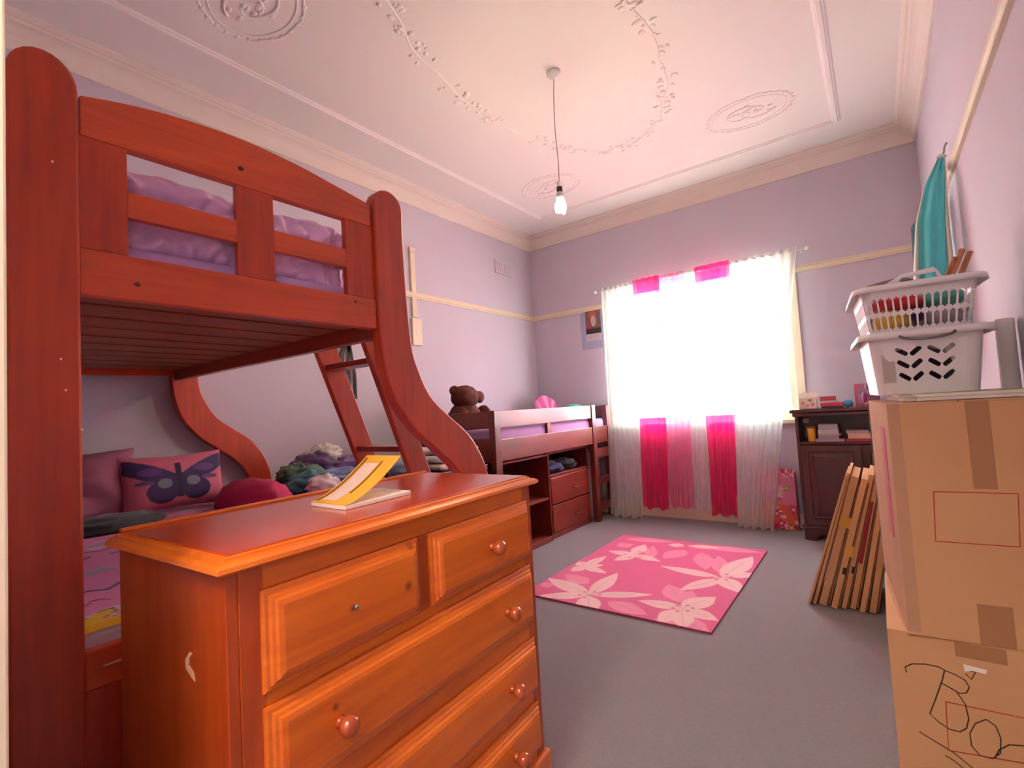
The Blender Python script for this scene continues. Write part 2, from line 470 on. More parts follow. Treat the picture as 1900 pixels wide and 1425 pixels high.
# ================================================================== BUNK BED
XP = 1.97
def bp(px, py): p = at(px, py, x=XP); return (float(p[1]), float(p[2]))
KB = (CAM[0]-XP)/(CAM[0]-1.865)
def sc(y, z): return (CAM[1]+(y-CAM[1])*KB, CAM[2]+(z-CAM[2])*KB)
bunk = thing('bunk_bed', 'tall cherry red wooden bunk bed with arched end panel and curved legs', 'bunk bed', (1.0, -4.2, 0))
XF = 0.085
straight_L, straight_R = sc(-4.882, 0)[0], sc(-4.756, 0)[0]
zt = sc(0, 2.105)[1]
def straight_post(x0, x1):
    yc, hw = (straight_L+straight_R)/2, (straight_R-straight_L)/2
    poly = [(yc-hw, 0), (yc+hw, 0), (yc+hw, zt-0.07)]
    for i in range(1, 12):
        a = math.pi*i/12
        poly.append((yc+hw*math.cos(a), zt-0.07+0.07*math.sin(a)))
    poly.append((yc-hw, zt-0.07))
    return MB().prism(poly, 'x', x0, x1)
outer = [sc(*q) for q in [(-3.742, 2.03), (-3.743, 1.837), (-3.737, 1.662), (-3.722, 1.487), (-3.698, 1.40), (-3.631, 1.278), (-3.53, 1.195), (-3.408, 1.105), (-3.325, 0.998), (-3.28, 0.88)]]
inner = [sc(*q) for q in [(-3.882, 2.03), (-3.883, 1.807), (-3.882, 1.62), (-3.872, 1.45), (-3.850, 1.34), (-3.800, 1.235), (-3.71, 1.13), (-3.60, 1.045), (-3.50, 0.96), (-3.43, 0.86)]]
outer += [(outer[-1][0]+0.012, 0.74), (outer[-1][0]+0.014, 0.0)]
inner += [(inner[-1][0]+0.022, 0.74), (inner[-1][0]+0.024, 0.0)]
def spline(P, n=5):
    out = []
    for i in range(len(P)-1):
        p0, p1, p2, p3 = P[max(i-1, 0)], P[i], P[i+1], P[min(i+2, len(P)-1)]
        for k in range(n):
            t = k/n
            out.append(tuple(0.5*((2*p1[c])+(-p0[c]+p2[c])*t+(2*p0[c]-5*p1[c]+4*p2[c]-p3[c])*t*t+(-p0[c]+3*p1[c]-3*p2[c]+p3[c])*t**3) for c in range(2)))
    return out+[P[-1]]
SO, SI = spline(outer), spline(inner)
def curved_post(x0, x1):
    n = len(SO); b = MB(); vs_ = []
    for x in (x0, x1):
        vs_ += [(x, *p) for p in SI]+[(x, *p) for p in SO]
    fs = []
    for i in range(n-1):
        fs += [(i, i+1, n+i+1, n+i), (2*n+i, 3*n+i, 3*n+i+1, 2*n+i+1)]
        fs += [(i, 2*n+i, 2*n+i+1, i+1), (n+i, n+i+1, 3*n+i+1, 3*n+i)]
    fs += [(n-1, 3*n-1, 4*n-1, 2*n-1)]
    # rounded crown
    yl, yr, z0 = SI[0][0], SO[0][0], SI[0][1]
    yc, hw = (yl+yr)/2, (yr-yl)/2
    m_ = 11; bi = len(vs_)
    for x in (x0, x1):
        for k in range(1, m_):
            a = math.pi*(1-k/m_)
            vs_.append((x, yc+hw*math.cos(a), z0+0.062*math.sin(a)))
    L0 = [0]+[bi+k for k in range(m_-1)]+[n]
    L1 = [2*n]+[bi+m_-1+k for k in range(m_-1)]+[3*n]
    fs += [tuple(L0), tuple(L1[::-1])]
    fs += [(L0[k], L1[k], L1[k+1], L0[k+1]) for k in range(m_)]
    return b.add(vs_, fs)
def arch_rail(x0, x1):
    up = [sc(*q) for q in [(-4.751, 2.032), (-4.642, 2.058), (-4.517, 2.075), (-4.369, 2.082), (-4.196, 2.070), (-4.054, 2.048), (-3.891, 2.020)]]
    zl = sc(0, 1.933)[1]
    up = spline(up, 3)
    n = len(up); vs_ = []; fs = []
    for x in (x0, x1): vs_ += [(x, *p) for p in up]+[(x, p[0], zl) for p in up]
    for i in range(n-1):
        fs += [(i, n+i, n+i+1, i+1), (2*n+i, 2*n+i+1, 3*n+i+1, 3*n+i), (i, i+1, 2*n+i+1, 2*n+i), (n+i, 3*n+i, 3*n+i+1, n+i+1)]
    fs += [(0, 2*n, 3*n, n), (n-1, 2*n-1, 4*n-1, 3*n-1)]
    return MB().add(vs_, fs)
yA, yB = straight_R, SI[0][0]
def end_panel(xo, sgn):
    # xo outer face of posts; sgn +1 faces +x
    p0, p1 = sorted((xo, xo-sgn*0.05))
    r0, r1 = sorted((xo-sgn*0.012, xo-sgn*0.042))
    s0, s1 = sorted((xo-sgn*0.014, xo-sgn*0.036))
    straight_post(p0, p1).build('post', M['bunk_z'], bunk, 0.006)
    curved_post(p0, p1).build('curved_post', M['bunk_z'], bunk, 0.006)
    arch_rail(r0, r1).build('arched_top_rail', M['bunk_y'], bunk, 0.003)
    Z = lambda z: sc(0, z)[1]
    Y = lambda y: sc(y, 0)[0]
    MB().box(r0, r1, yA, yB, Z(1.538), Z(1.652)).build('bottom_rail', M['bunk_y'], bunk, 0.003)
    for (a, c) in ((yA, Y(-4.657)), (Y(-4.386), Y(-4.272)), (Y(-4.006), yB)):
        MB().box(s0, s1, a, c, Z(1.652), Z(1.933)).build('stile', M['bunk_z'], bunk, 0.002)
    for (a, c) in ((Y(-4.657), Y(-4.386)), (Y(-4.272), Y(-4.006))):
        MB().box(s0, s1, a, c, Z(1.753), Z(1.821)).build('middle_rail', M['bunk_y'], bunk, 0.002)
    # lower bed end board
    yo = SI[-1][0]
    MB().box(r0, r1, yA, yo, Z(0.61), Z(0.70)).build('lower_rail', M['bunk_y'], bunk, 0.004)
    MB().box(s0, s1, yA, yo, 0.06, Z(0.61)).build('lower_panel', M['bunk_z'], bunk, 0.002)
end_panel(XP, 1)
end_panel(XF-0.045, -1)
Z = lambda z: sc(0, z)[1]
ySide0, ySide1 = SI[0][0]+0.02, SI[0][0]+0.055
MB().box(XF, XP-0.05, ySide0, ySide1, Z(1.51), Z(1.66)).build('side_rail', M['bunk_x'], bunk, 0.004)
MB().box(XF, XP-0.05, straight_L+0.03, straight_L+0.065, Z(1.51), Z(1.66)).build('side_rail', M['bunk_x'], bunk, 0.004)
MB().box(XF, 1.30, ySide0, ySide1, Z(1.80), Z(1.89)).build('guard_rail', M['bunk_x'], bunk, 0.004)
MB().box(1.22, 1.30, ySide0-0.01, ySide0, Z(1.60), Z(1.89)).build('guard_stile', M['bunk_z'], bunk, 0.003)
for i in range(10):
    x0 = XF+0.03+i*0.179
    MB().box(x0, x0+0.155, straight_L+0.065, ySide0, Z(1.572), Z(1.592)).build('slat', M['slat'], bunk)
MB().box(XF, XP-0.05, straight_L+0.03, straight_L+0.06, 0.60, 0.73).build('lower_side_rail', M['bunk_x'], bunk, 0.004)
MB().box(XF, XP-0.05, SI[-1][0]+0.03, SI[-1][0]+0.065, 0.52, 0.70).build('lower_side_rail', M['bunk_x'], bunk, 0.004)
for i in range(9):
    x0 = XF+0.05+i*0.2
    MB().box(x0, x0+0.1, straight_L+0.06, SI[-1][0]+0.03, 0.585, 0.605).build('lower_slat', M['slat'], bunk)
# ladder leaning on the open side
def ladder_y(z): return SO[8][0]+0.055+(1.5-z)*0.385
for xs in (1.345, 1.685):
    MB().add([(xs+dx, ladder_y(z)+dy, z) for dx in (0, 0.03) for z in (0.0, Z(1.64)) for dy in (-0.055, 0.055)],
             [(0,1,3,2),(4,6,7,5),(0,4,5,1),(2,3,7,6),(0,2,6,4),(1,5,7,3)]).build('ladder_stile', M['bunk_z'], bunk, 0.003)
for z in (0.30, 0.62, 1.06, 1.44):
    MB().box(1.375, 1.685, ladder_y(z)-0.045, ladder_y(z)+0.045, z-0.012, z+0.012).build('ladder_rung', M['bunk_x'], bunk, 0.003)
# worn marks
sp = at(192, 1236, x=XP-0.011); sq = at(257, 1213, x=XP-0.011)
MB().tube([(XP-0.0115, sp[1], sp[2]), (XP-0.0115, (sp[1]+sq[1])/2, (sp[2]+sq[2])/2+0.001), (XP-0.0115, sq[1], sq[2])], [0.0012, 0.003, 0.002], 6).build('scratch', plain('bare_wood', (214, 150, 110), 0.7), bunk)
for (px, py) in ((97, 300), (113, 666), (122, 724), (152, 797)):
    q = at(px, py, x=XP)
    MB().ball((XP+0.0005, q[1], q[2]), (0.0012, 0.0022, 0.0026), 8, 5).build('chip', M['paper'], bunk, smooth=True)
for (px, py, r_) in ((447, 313, 0.007), (255, 528, 0.006), (660, 560, 0.005)):
    q = at(px, py, x=XP-0.012)
    MB().ball((XP-0.0122, q[1], q[2]), (0.001, r_*1.2, r_), 10, 6).build('knot', plain('dark_knot', (84, 22, 14), 0.5), bunk, smooth=True)

# bedding on the bunk
ym0, ym1 = straight_L+0.075, ySide0-0.005
tag(MB().box(XF+0.02, XP-0.06, ym0, ym1, Z(1.592), Z(1.70)).build('mattress', M['lilac_bed'], None, 0.03, True, seg=3),
    'single mattress in lilac sheet on the upper bunk', 'mattress')
def cushion(name, m, c, sx, sy, th, rot, nu=22, nv=16, fn=None, wob=0.0, seed=0, puff=0.55, fold=0.0):
    """pillow with a pinched seam: front and back skins; local x = width, y = height, z = thickness"""
    b = MB(); off = Vector((seed*3.1, seed*1.7, 0.3))
    for s_ in (1, -1):
        def f(u, v, s_=s_):
            a, d = 2*u-1, 2*v-1
            t = (max(0, 1-abs(a)**3.2)*max(0, 1-abs(d)**3.2))**puff
            pin = 1-0.06*(1-abs(a))*abs(d)**4
            x, y = a*sx/2*(1-0.05*(1-d*d)*a*a), d*sy/2*pin*(1-0.05*(1-a*a)*d*d)
            z = s_*th/2*t
            if wob: z += wob*t*noise.noise(Vector((a*2.2, d*2.2, s_*2))+off)
            if fold:
                q_ = Vector((a*9, d*2.5, s_*2))+off
                z += s_*fold*t*(abs(noise.noise(q_))*2-0.6); y += fold*0.6*noise.noise(Vector((a*5, s_, 7.7)))*(0.5+0.5*d)
            return (x, y, z)
        b.grid(f, nu, nv)
    o = b.build(name, m, None, smooth=True)
    o.matrix_world = Matrix.Translation(c) @ rot
    return o
def rotm(ax, ay, az): return Matrix.Rotation(az, 4, 'Z') @ Matrix.Rotation(ay, 4, 'Y') @ Matrix.Rotation(ax, 4, 'X')
# satin quilt bundled against the end panel: two puffed lengths
ya_, yb_ = Z, None
q1 = tag(cushion('satin_quilt', M['lilac_sheet'], (XP-0.16, (yA+yB)/2+0.02, Z(1.70)+0.105), 0.80, 0.24, 0.17,
     Matrix(((0, 0, 1, 0), (1, 0, 0, 0), (0, 1, 0, 0), (0, 0, 0, 1))) @ Matrix.Rotation(0.10, 4, 'X'), 110, 30, wob=0.04, seed=4, puff=0.4, fold=0.028),
    'shiny lilac satin quilt bunched behind the bunk end panel', 'quilt')

# lower bunk: mattress with printed pink sheet
LX0, LX1 = XF+0.02, XP-0.05
LY0, LY1 = straight_L+0.07, SI[-1][0]+0.025
zm = 0.775
lm = tag(MB().box(LX0, LX1, LY0, LY1, 0.606, zm-0.004).build('mattress', M['mattress'], None, 0.02), 'wide mattress on the lower bunk under a pink sheet', 'mattress')
nu, nv = 230, 180
sh = MB().grid(lambda u, v: (LX0+(LX1-LX0)*u, LY0+(LY1-LY0)*v, zm+0.004*noise.noise(Vector((u*9, v*9, 1)))-(0.012 if (u in (0, 1) or v in (0, 1)) else 0)), nu, nv).build('bed_sheet', M['print'], None, smooth=True, fix=False)
tag(sh, 'pink cartoon-lettered bed sheet with a yellow star, lower bunk', 'bed sheet')
uu, vv = np.meshgrid(np.arange(nu+1)/nu, np.arange(nv+1)/nv)
xs_, ys_ = LX0+(LX1-LX0)*uu, LY0+(LY1-LY0)*vv
colr = np.zeros((nv+1, nu+1, 3)); colr[:] = (226, 140, 190)
rs = np.random.RandomState(5)
for row in range(16):
    xr = LX0+0.08+row*0.118
    c_ = [(70, 60, 90), (150, 60, 90), (150, 190, 180), (90, 100, 110)][row % 4]
    y_ = LY0
    while y_ < LY1:
        ln = rs.uniform(0.04, 0.16); am = rs.uniform(0.008, 0.02); wd = 0.008 if row % 4 != 2 else 0.022
        m_ = (ys_ > y_) & (ys_ < y_+ln) & (np.abs(xs_-xr-am*np.sin(ys_*90+row)) < wd)
        if rs.rand() < 0.8: colr[m_] = c_
        y_ += ln+rs.uniform(0.02, 0.09)
sx_, sy_ = at(208, 1192, z=zm)[:2]
sx_ = min(sx_, LX1-0.03)
ang = np.arctan2(ys_-sy_, xs_-sx_); rad = np.hypot(xs_-sx_, ys_-sy_)
lim = 0.055+0.028*np.cos(5*ang+0.6)
colr[rad < lim+0.028] = (226, 214, 226); colr[rad < lim+0.016] = (70, 66, 90); colr[rad < lim+0.008] = (232, 184, 40)
set_col(sh, colr.reshape(-1, 3))

# butterfly cushion, plain pillow, magenta blanket
pc = at(335, 928, x=0.40)
bf = cushion('butterfly_cushion', M['print'], (0.33, float(pc[1]), zm+0.155), 0.48, 0.30, 0.13,
             Matrix(((0, -0.24, 0.97, 0), (1, 0, 0, 0), (0, 0.97, 0.24, 0), (0, 0, 0, 1))), 120, 80)
tag(bf, 'pink cushion with a dark purple butterfly, on the lower bunk', 'cushion')
P_ = np.array([v.co for v in bf.data.vertices])
a_, d_ = P_[:, 0]/0.24, P_[:, 1]/0.15
c_ = np.zeros((len(P_), 3)); c_[:] = (196, 96, 118)
aa = np.abs(a_)
upper = (((aa-0.50)*0.90+(d_-0.28)*-0.42)**2/0.19+((d_-0.28)*0.9+(aa-0.5)*-0.55)**2/0.085 < 1) & (aa < 0.95)
lower = ((aa-0.32)**2/0.085+(d_+0.38)**2/0.14 < 1)
body = (aa < 0.05) & (np.abs(d_+0.02) < 0.6)
c_[lower | upper] = (52, 24, 74)
c_[((aa-0.52)**2/0.05+(d_-0.34)**2/0.02 < 1)] = (90, 50, 110)
c_[((aa-0.27)**2/0.018+(d_+0.10)**2/0.03 < 1)] = (120, 120, 130)
c_[((aa-0.62)**2/0.03+(d_+0.02)**2/0.006 < 1)] = (96, 60, 112)
c_[body] = (34, 14, 48)
set_col(bf, c_)
tag(cushion('pillow', M['mauve'], (0.27, -4.50, zm+0.17), 0.62, 0.36, 0.16,
            Matrix(((0, -0.20, 0.98, 0), (1, 0, 0, 0), (0, 0.98, 0.20, 0), (0, 0, 0, 1))), 26, 18, wob=0.03, seed=2),
    'plain mauve pillow propped at the wall end of the lower bunk', 'pillow')

def crumple(name, m, c, r, seed, label, cat, group=None, amp=0.35, freq=2.2, nu=34, nv=22, flat=None):
    """crumpled cloth heap: folded sphere resting on z = flat"""
    s0 = Vector((seed*5.17, seed*2.3, seed*0.77))
    def fn(d):
        q = d*freq+s0
        f = noise.noise(q)*0.6+abs(noise.noise(q*2.1))*0.6+0.25*noise.noise(q*4.3)
        return 1+amp*f
    b = MB().ball((0, 0, 0), r, nu, nv, fn)
    zf = (flat if flat is not None else c[2]-r[2])
    b.v = [(x+c[0], y+c[1], max(z+c[2], zf)) for x, y, z in b.v]
    o = b.build(name, m, None, smooth=True)
    return tag(o, label, cat, group)
mc = at(465, 930, x=0.62)
crumple('blanket', M['magenta'], (0.62, float(mc[1])+0.02, zm+0.02), (0.22, 0.17, 0.115), 3,
        'magenta fleece blanket bundled beside the butterfly cushion', 'blanket', amp=0.18, freq=1.4, flat=zm+0.006)
crumple('dark_toy', cloth((34, 30, 34), 'black_cloth'), (0.60, -4.40, zm+0.02), (0.10, 0.22, 0.05), 9,
        'black cloth lying in front of the mauve pillow', 'cloth', amp=0.25, flat=zm+0.006)

# ================================================================== DRESSER
XD = 2.490
DROT = math.radians(2.5); DPX, DPY = 2.516, -4.744
def dp(px, py):
    c, s_ = math.cos(DROT), math.sin(DROT)
    rm = np.array([[c, s_, 0], [-s_, c, 0], [0, 0, 1]]); pv = np.array([DPX, DPY, 0])
    c2 = rm@(CAM-pv)+pv; d = rm@(FWD+RGT*(px-950)/FPX-UPV*(py-712.5)/FPX)
    p = c2+d*(XD+0.02-c2[0])/d[0]
    return float(p[1]), float(p[2])
DYL, DYR = -4.718, -3.79
DZT = 0.985
dres = thing('dresser', 'honey pine chest of drawers with turned knobs, one knob missing', 'chest of drawers', (DPX, DPY, 0))
DXB = 2.045
PL = 0.150
knots_front = []
for (px, py, r_) in ((765, 1010, 0.009), (755, 1087, 0.008), (780, 1133, 0.007), (735, 1000, 0.005), (620, 1310, 0.006), (841, 1280, 0.004), (652, 1128, 0.006)):
    q = dp(px, py); knots_front.append((XD+0.02-DPX, q[0]-DPY, q[1], r_))
M['pine_face'] = wood('honey_pine_face', (176, 72, 10), (228, 118, 28), 'y', 0.34, scale=2.6, ring=0.8, knots=[(k[0], k[1], k[2], k[3]*1.2) for k in knots_front])
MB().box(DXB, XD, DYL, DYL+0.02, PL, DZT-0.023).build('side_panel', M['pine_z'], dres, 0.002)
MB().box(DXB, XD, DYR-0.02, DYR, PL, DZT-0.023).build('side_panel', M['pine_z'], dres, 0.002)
MB().box(DXB, DXB+0.012, DYL+0.02, DYR-0.02, PL, DZT-0.023).build('back_panel', M['pine_z'], dres)
# face frame
ROWS = []
rz = [dp(470, 1100)[1], dp(480, 1290)[1]]
z1t, z1b = 0.918, 0.746
z2t, z2b = 0.722, 0.552
z3t, z3b = 0.504, 0.350
z4t, z4b = 0.314, 0.176
fy0, fy1 = DYL+0.002, DYR-0.002
ysp0, ysp1 = dp(785, 1060)[0], dp(806, 1060)[0]
for (a, c) in ((z1t, DZT-0.023), (z2t, z1b), (z3t, z2b), (z4t, z3b), (PL, z4b)):
    MB().box(XD-0.022, XD, DYL+0.02, DYR-0.02, a, c).build('face_rail', M['pine_y'], dres, 0.0015)
MB().box(XD-0.02, XD+0.001, DYL+0.020, DYL+0.062, PL, DZT-0.023).build('face_stile', M['pine_z'], dres, 0.0015)
MB().box(XD-0.02, XD+0.001, DYR-0.045, DYR-0.020, PL, DZT-0.023).build('face_stile', M['pine_z'], dres, 0.0015)
MB().box(XD-0.02, XD+0.001, ysp0-0.004, ysp1+0.004, z1b, z1t).build('face_stile', M['pine_z'], dres, 0.0015)
def raised(x, y0, y1, z0, z1, steps):
    """moulded drawer front: rectangular rings (inset, height)"""
    vs_ = []; fs = []
    for (i, h) in steps:
        vs_ += [(x+h, y0+i, z0+i), (x+h, y1-i, z0+i), (x+h, y1-i, z1-i), (x+h, y0+i, z1-i)]
    for k in range(len(steps)-1):
        for j in range(4):
            fs.append((k*4+j, k*4+(j+1) % 4, k*4+4+(j+1) % 4, k*4+4+j))
    n = len(steps)-1
    fs += [(n*4, n*4+1, n*4+2, n*4+3), (3, 2, 1, 0)]
    return MB().add(vs_, fs)
ST = [(0, -0.02), (0, 0.006), (0.004, 0.009), (0.010, 0.010), (0.013, 0.015), (0.018, 0.017), (0.021, 0.022), (0.030, 0.025), (0.034, 0.025)]
KN = [(0.013, 0), (0.011, 0.004), (0.009, 0.008), (0.011, 0.012), (0.017, 0.016), (0.0205, 0.022), (0.0215, 0.028), (0.020, 0.034), (0.016, 0.039), (0.010, 0.042), (0.003, 0.0435)]
M['knob'] = wood('knob_wood', (140, 52, 18), (184, 84, 36), 'x', 0.18, coat=0.9)
def drawer(y0, y1, z0, z1, knobs, screw=None):
    d = raised(XD, y0, y1, z0, z1, ST).build('drawer', M['pine_face'], dres)
    for (ky, kz) in knobs:
        MB().lathe([(r_*0.92, h) for r_, h in KN], (XD+0.025, ky, kz), 'x', 18).build('knob', M['knob'], d, smooth=True)
    if screw:
        MB().lathe([(0.005, 0), (0.005, 0.004), (0.003, 0.006)], (XD+0.025, screw[0], screw[1]), 'x', 12).build('screw', M['steel'], d)
    return d
yl = DYL+0.055; yr = DYR-0.03
kz = lambda a, c: (a+c)/2
drawer(yl, ysp0, z1b, z1t, [], dp(657, 1125))
drawer(ysp1, yr, z1b, z1t, [(dp(910, 1018)[0], kz(z1b, z1t))])
ka, kb = dp(629, 1352)[0], dp(940, 1146)[0]
drawer(yl, yr, z2b, z2t, [(ka, kz(z2b, z2t)), (kb, kz(z2b, z2t))])
drawer(yl, yr, z3b, z3t, [(ka, kz(z3b, z3t)), (kb, kz(z3b, z3t))])
drawer(yl, yr, z4b, z4t, [(ka, kz(z4b, z4t)), (kb, kz(z4b, z4t))])
# plinth and top
MB().box(DXB, XD+0.016, DYL-0.012, DYR+0.014, 0, PL).build('plinth', M['pine_y'], dres, 0.006)
def slab(x0, x1, y0, y1, levels):
    vs_ = []; fs = []
    for (i, z) in levels:
        vs_ += [(x0, y0+i, z), (x1-i, y0+i, z), (x1-i, y1-i, z), (x0, y1-i, z)]
    n = len(levels)-1
    for k in range(n):
        for j in range(4): fs.append((k*4+j, k*4+(j+1) % 4, k*4+4+(j+1) % 4, k*4+4+j))
    fs += [(3, 2, 1, 0), (n*4, n*4+1, n*4+2, n*4+3)]
    return MB().add(vs_, fs)
slab(DXB-0.012, XD+0.024, DYL-0.022, DYR+0.022,
     [(0.022, DZT-0.023), (0.006, DZT-0.022), (0.0, DZT-0.017), (0.002, DZT-0.010), (0.010, DZT-0.005), (0.020, DZT-0.003), (0.021, DZT+0.001), (0.028, DZT+0.003)]).build('top_moulding', M['pine_y'], dres)
MB().box(DXB-0.012, XD-0.004, DYL+0.006, DYR-0.006, DZT+0.002, DZT+0.006).build('top', M['pine_top'], dres, 0.002)
MB().box(DXB-0.012, DXB+0.006, DYL+0.002, DYR-0.002, DZT+0.005, DZT+0.012).build('back_lip', M['pine_y'], dres, 0.003)
q = [at(px, py, y=DYL-0.0005) for px, py in ((360, 1207), (353, 1222), (355, 1238), (362, 1250), (369, 1262), (367, 1245), (359, 1232), (360, 1218), (365, 1210))]
MB().prism([(p[0], p[2]) for p in q], 'y', DYL-0.0012, DYL+0.001).build('chip', plain('bare_pine', (214, 172, 138), 0.7), dres)
dres.rotation_euler.z = DROT
TOPZ = DZT+0.006

# workbook with a curling cover
bk = thing('workbook', 'yellow paper workbook with its cover curling up, on the dresser', 'book', (2.24, -4.25, TOPZ))
BA = 0.0
by = lambda px, py, z: at(px, py, z=z)
c0, c1, c2 = by(577, 936, TOPZ+0.004), by(641, 944, TOPZ+0.004), by(706, 928, TOPZ+0.004)
e1 = (c1-c0); e2 = (c2-c1); e2n = e2/np.linalg.norm(e2); e1n = e1/np.linalg.norm(e1)
L2 = 0.215
def bpnt(a, t, z): p = c0+e1*a+e2n*L2*t; return (float(p[0]), float(p[1]), z)
M['yellow'] = plain('yellow_cover', (238, 178, 62), 0.55, 0.06, 20)
M['yellow_art'] = plain('cover_art', (236, 206, 190), 0.55, 0.1, 30)
b = MB(); vs_ = [bpnt(a, t, z) for z in (TOPZ+0.0005, TOPZ+0.010) for a, t in ((0, 0), (1, 0), (1, 1), (0, 1))]
b.add(vs_, [(3,2,1,0),(4,5,6,7),(0,1,5,4),(1,2,6,5),(2,3,7,6),(3,0,4,7)])
b.build('page_block', M['paper'], bk, 0.001)
def cover(a0, a1, lift, t0=0.0, t1=1.0, dz=0.0, nn=12):
    g = MB()
    rows = []
    for k in range(nn+1):
        t = t0+(t1-t0)*k/nn
        ff = (t**1.5)
        z = TOPZ+0.0115+dz+0.095*ff
        rows.append([bpnt(a0, t*0.86, z), bpnt(a1, t*0.86, z), bpnt(a1, t*0.86, z-0.0014), bpnt(a0, t*0.86, z-0.0014)])
    vs2 = [p for r_ in rows for p in r_]; fs = []
    for k in range(nn):
        for j in range(4): fs.append((k*4+j, k*4+(j+1) % 4, k*4+4+(j+1) % 4, k*4+4+j))
    fs += [(3, 2, 1, 0), (nn*4, nn*4+1, nn*4+2, nn*4+3)]
    return g.add(vs2, fs)
cover(0.0, 1.0, 0.1).build('cover', M['yellow'], bk, smooth=False)
cover(0.16, 0.56, 0.1, 0.10, 0.86, 0.0012).build('cover_picture', M['yellow_art'], bk)
cover(0.06, 0.12, 0.1, 0.05, 0.95, 0.0012).build('spine_band', plain('ochre', (150, 92, 20), 0.6), bk)
cover(0.60, 0.64, 0.1, 0.30, 0.90, 0.0012).build('cover_title', plain('brown_print', (120, 78, 20), 0.6), bk)

# ================================================================== LOW CHEST BETWEEN THE BEDS AND ITS HEAP
ch = thing('low_chest', 'low dark chest between the two beds, carrying clothes and blankets', 'chest', (0.48, -2.72, 0))
MB().box(0.03, 0.93, -3.33, -2.16, 0.76, 0.80).build('chest_top', M['mahog'], ch, 0.006)
MB().box(0.05, 0.91, -3.31, -2.18, 0.06, 0.76).build('chest_body', M['mahog'], ch, 0.004)
for (a, c) in ((-3.22, -2.72), (-2.70, -2.20)):
    d = raised(0.91, a, c, 0.10, 0.73, [(0, -0.01), (0, 0.008), (0.03, 0.010), (0.045, 0.004), (0.05, 0.004)]).build('door', M['mahog'], ch)
    MB().lathe([(0.006, 0), (0.014, 0.012), (0.008, 0.02)], (0.914, (a+c)/2, 0.45), 'x', 12).build('knob', M['steel'], d)
GRP = None
def cpos(px, py, x): p = at(px, py, x=x); return (x, float(p[1]), float(p[2]))
heap = [
 ('purple', (104, 66, 120), 650, 865, 0.42, (0.12, 0.20, 0.065), 'purple jumper draped over the top of the clothes heap'),
 ('violet', (78, 40, 92), 580, 862, 0.40, (0.11, 0.13, 0.07), 'dark violet garment on the left of the clothes heap'),
 ('offwhite', (200, 198, 186), 602, 842, 0.36, (0.08, 0.11, 0.06), 'off-white top crowning the clothes heap'),
 ('blue', (112, 124, 170), 625, 888, 0.50, (0.16, 0.22, 0.06), 'slate blue cotton garment in the middle of the clothes heap'),
 ('green', (70, 96, 74), 548, 890, 0.48, (0.12, 0.14, 0.08), 'dark green and brown garment at the heap end by the curved leg'),
 ('teal', (64, 110, 128), 575, 902, 0.60, (0.10, 0.15, 0.07), 'teal garment low in the clothes heap'),
 ('white_pink', (222, 196, 206), 600, 905, 0.72, (0.07, 0.09, 0.055), 'pale pink and white rolled top at the front of the heap'),
 ('grey', (188, 180, 190), 690, 890, 0.52, (0.10, 0.12, 0.06), 'pale grey shirt at the ladder end of the clothes heap'),
]
for k, (nm, rgb, px, py, x, r_, lab) in enumerate(heap):
    c_ = cpos(px, py, x)
    crumple('garment', cloth(rgb, nm+'_cloth'), (c_[0], min(max(c_[1], -3.42), -2.3), max(c_[2], 0.83)), r_, 11+k, lab, 'clothing', 'clothes heap on the low chest', amp=0.5, freq=2.4, flat=0.802)
# pile base so the heap has body
crumple('garment', cloth((96, 84, 110), 'heap_base_cloth'), (0.40, -3.0, 0.825), (0.24, 0.20, 0.05), 31, 'mauve-grey bundle of clothes at the bottom of the heap', 'clothing', 'clothes heap on the low chest', amp=0.25, flat=0.802)
c_ = cpos(748, 868, 0.72)
crumple('garment', cloth((150, 172, 200), 'paleblue_cloth'), (0.72, c_[1], 0.86), (0.12, 0.11, 0.075), 41, 'pale blue towel bundle behind the foot of the bunk ladder', 'towel', amp=0.2, flat=0.802)
# folded blankets
for k, (z0, h, rgb, lab) in enumerate(((0.801, 0.060, (206, 190, 178), 'lowest fawn folded blanket of the stack behind the curved leg'),
                                        (0.852, 0.065, (232, 224, 214), 'middle white folded blanket of the stack behind the curved leg'),
                                        (0.908, 0.055, (214, 200, 186), 'topmost cream folded blanket of the stack behind the curved leg'))):
    o = cushion('folded_blanket', cloth(rgb, 'blanket_wool'), (0.70-0.01*k, -2.43+0.012*k, z0+h/2-0.004), 0.42, 0.40, h, rotm(0, 0, 0.06*(k-1)), 30, 30, wob=0.018, seed=20+k, puff=0.28)
    tag(o, lab, 'blanket', 'folded blankets on the low chest')
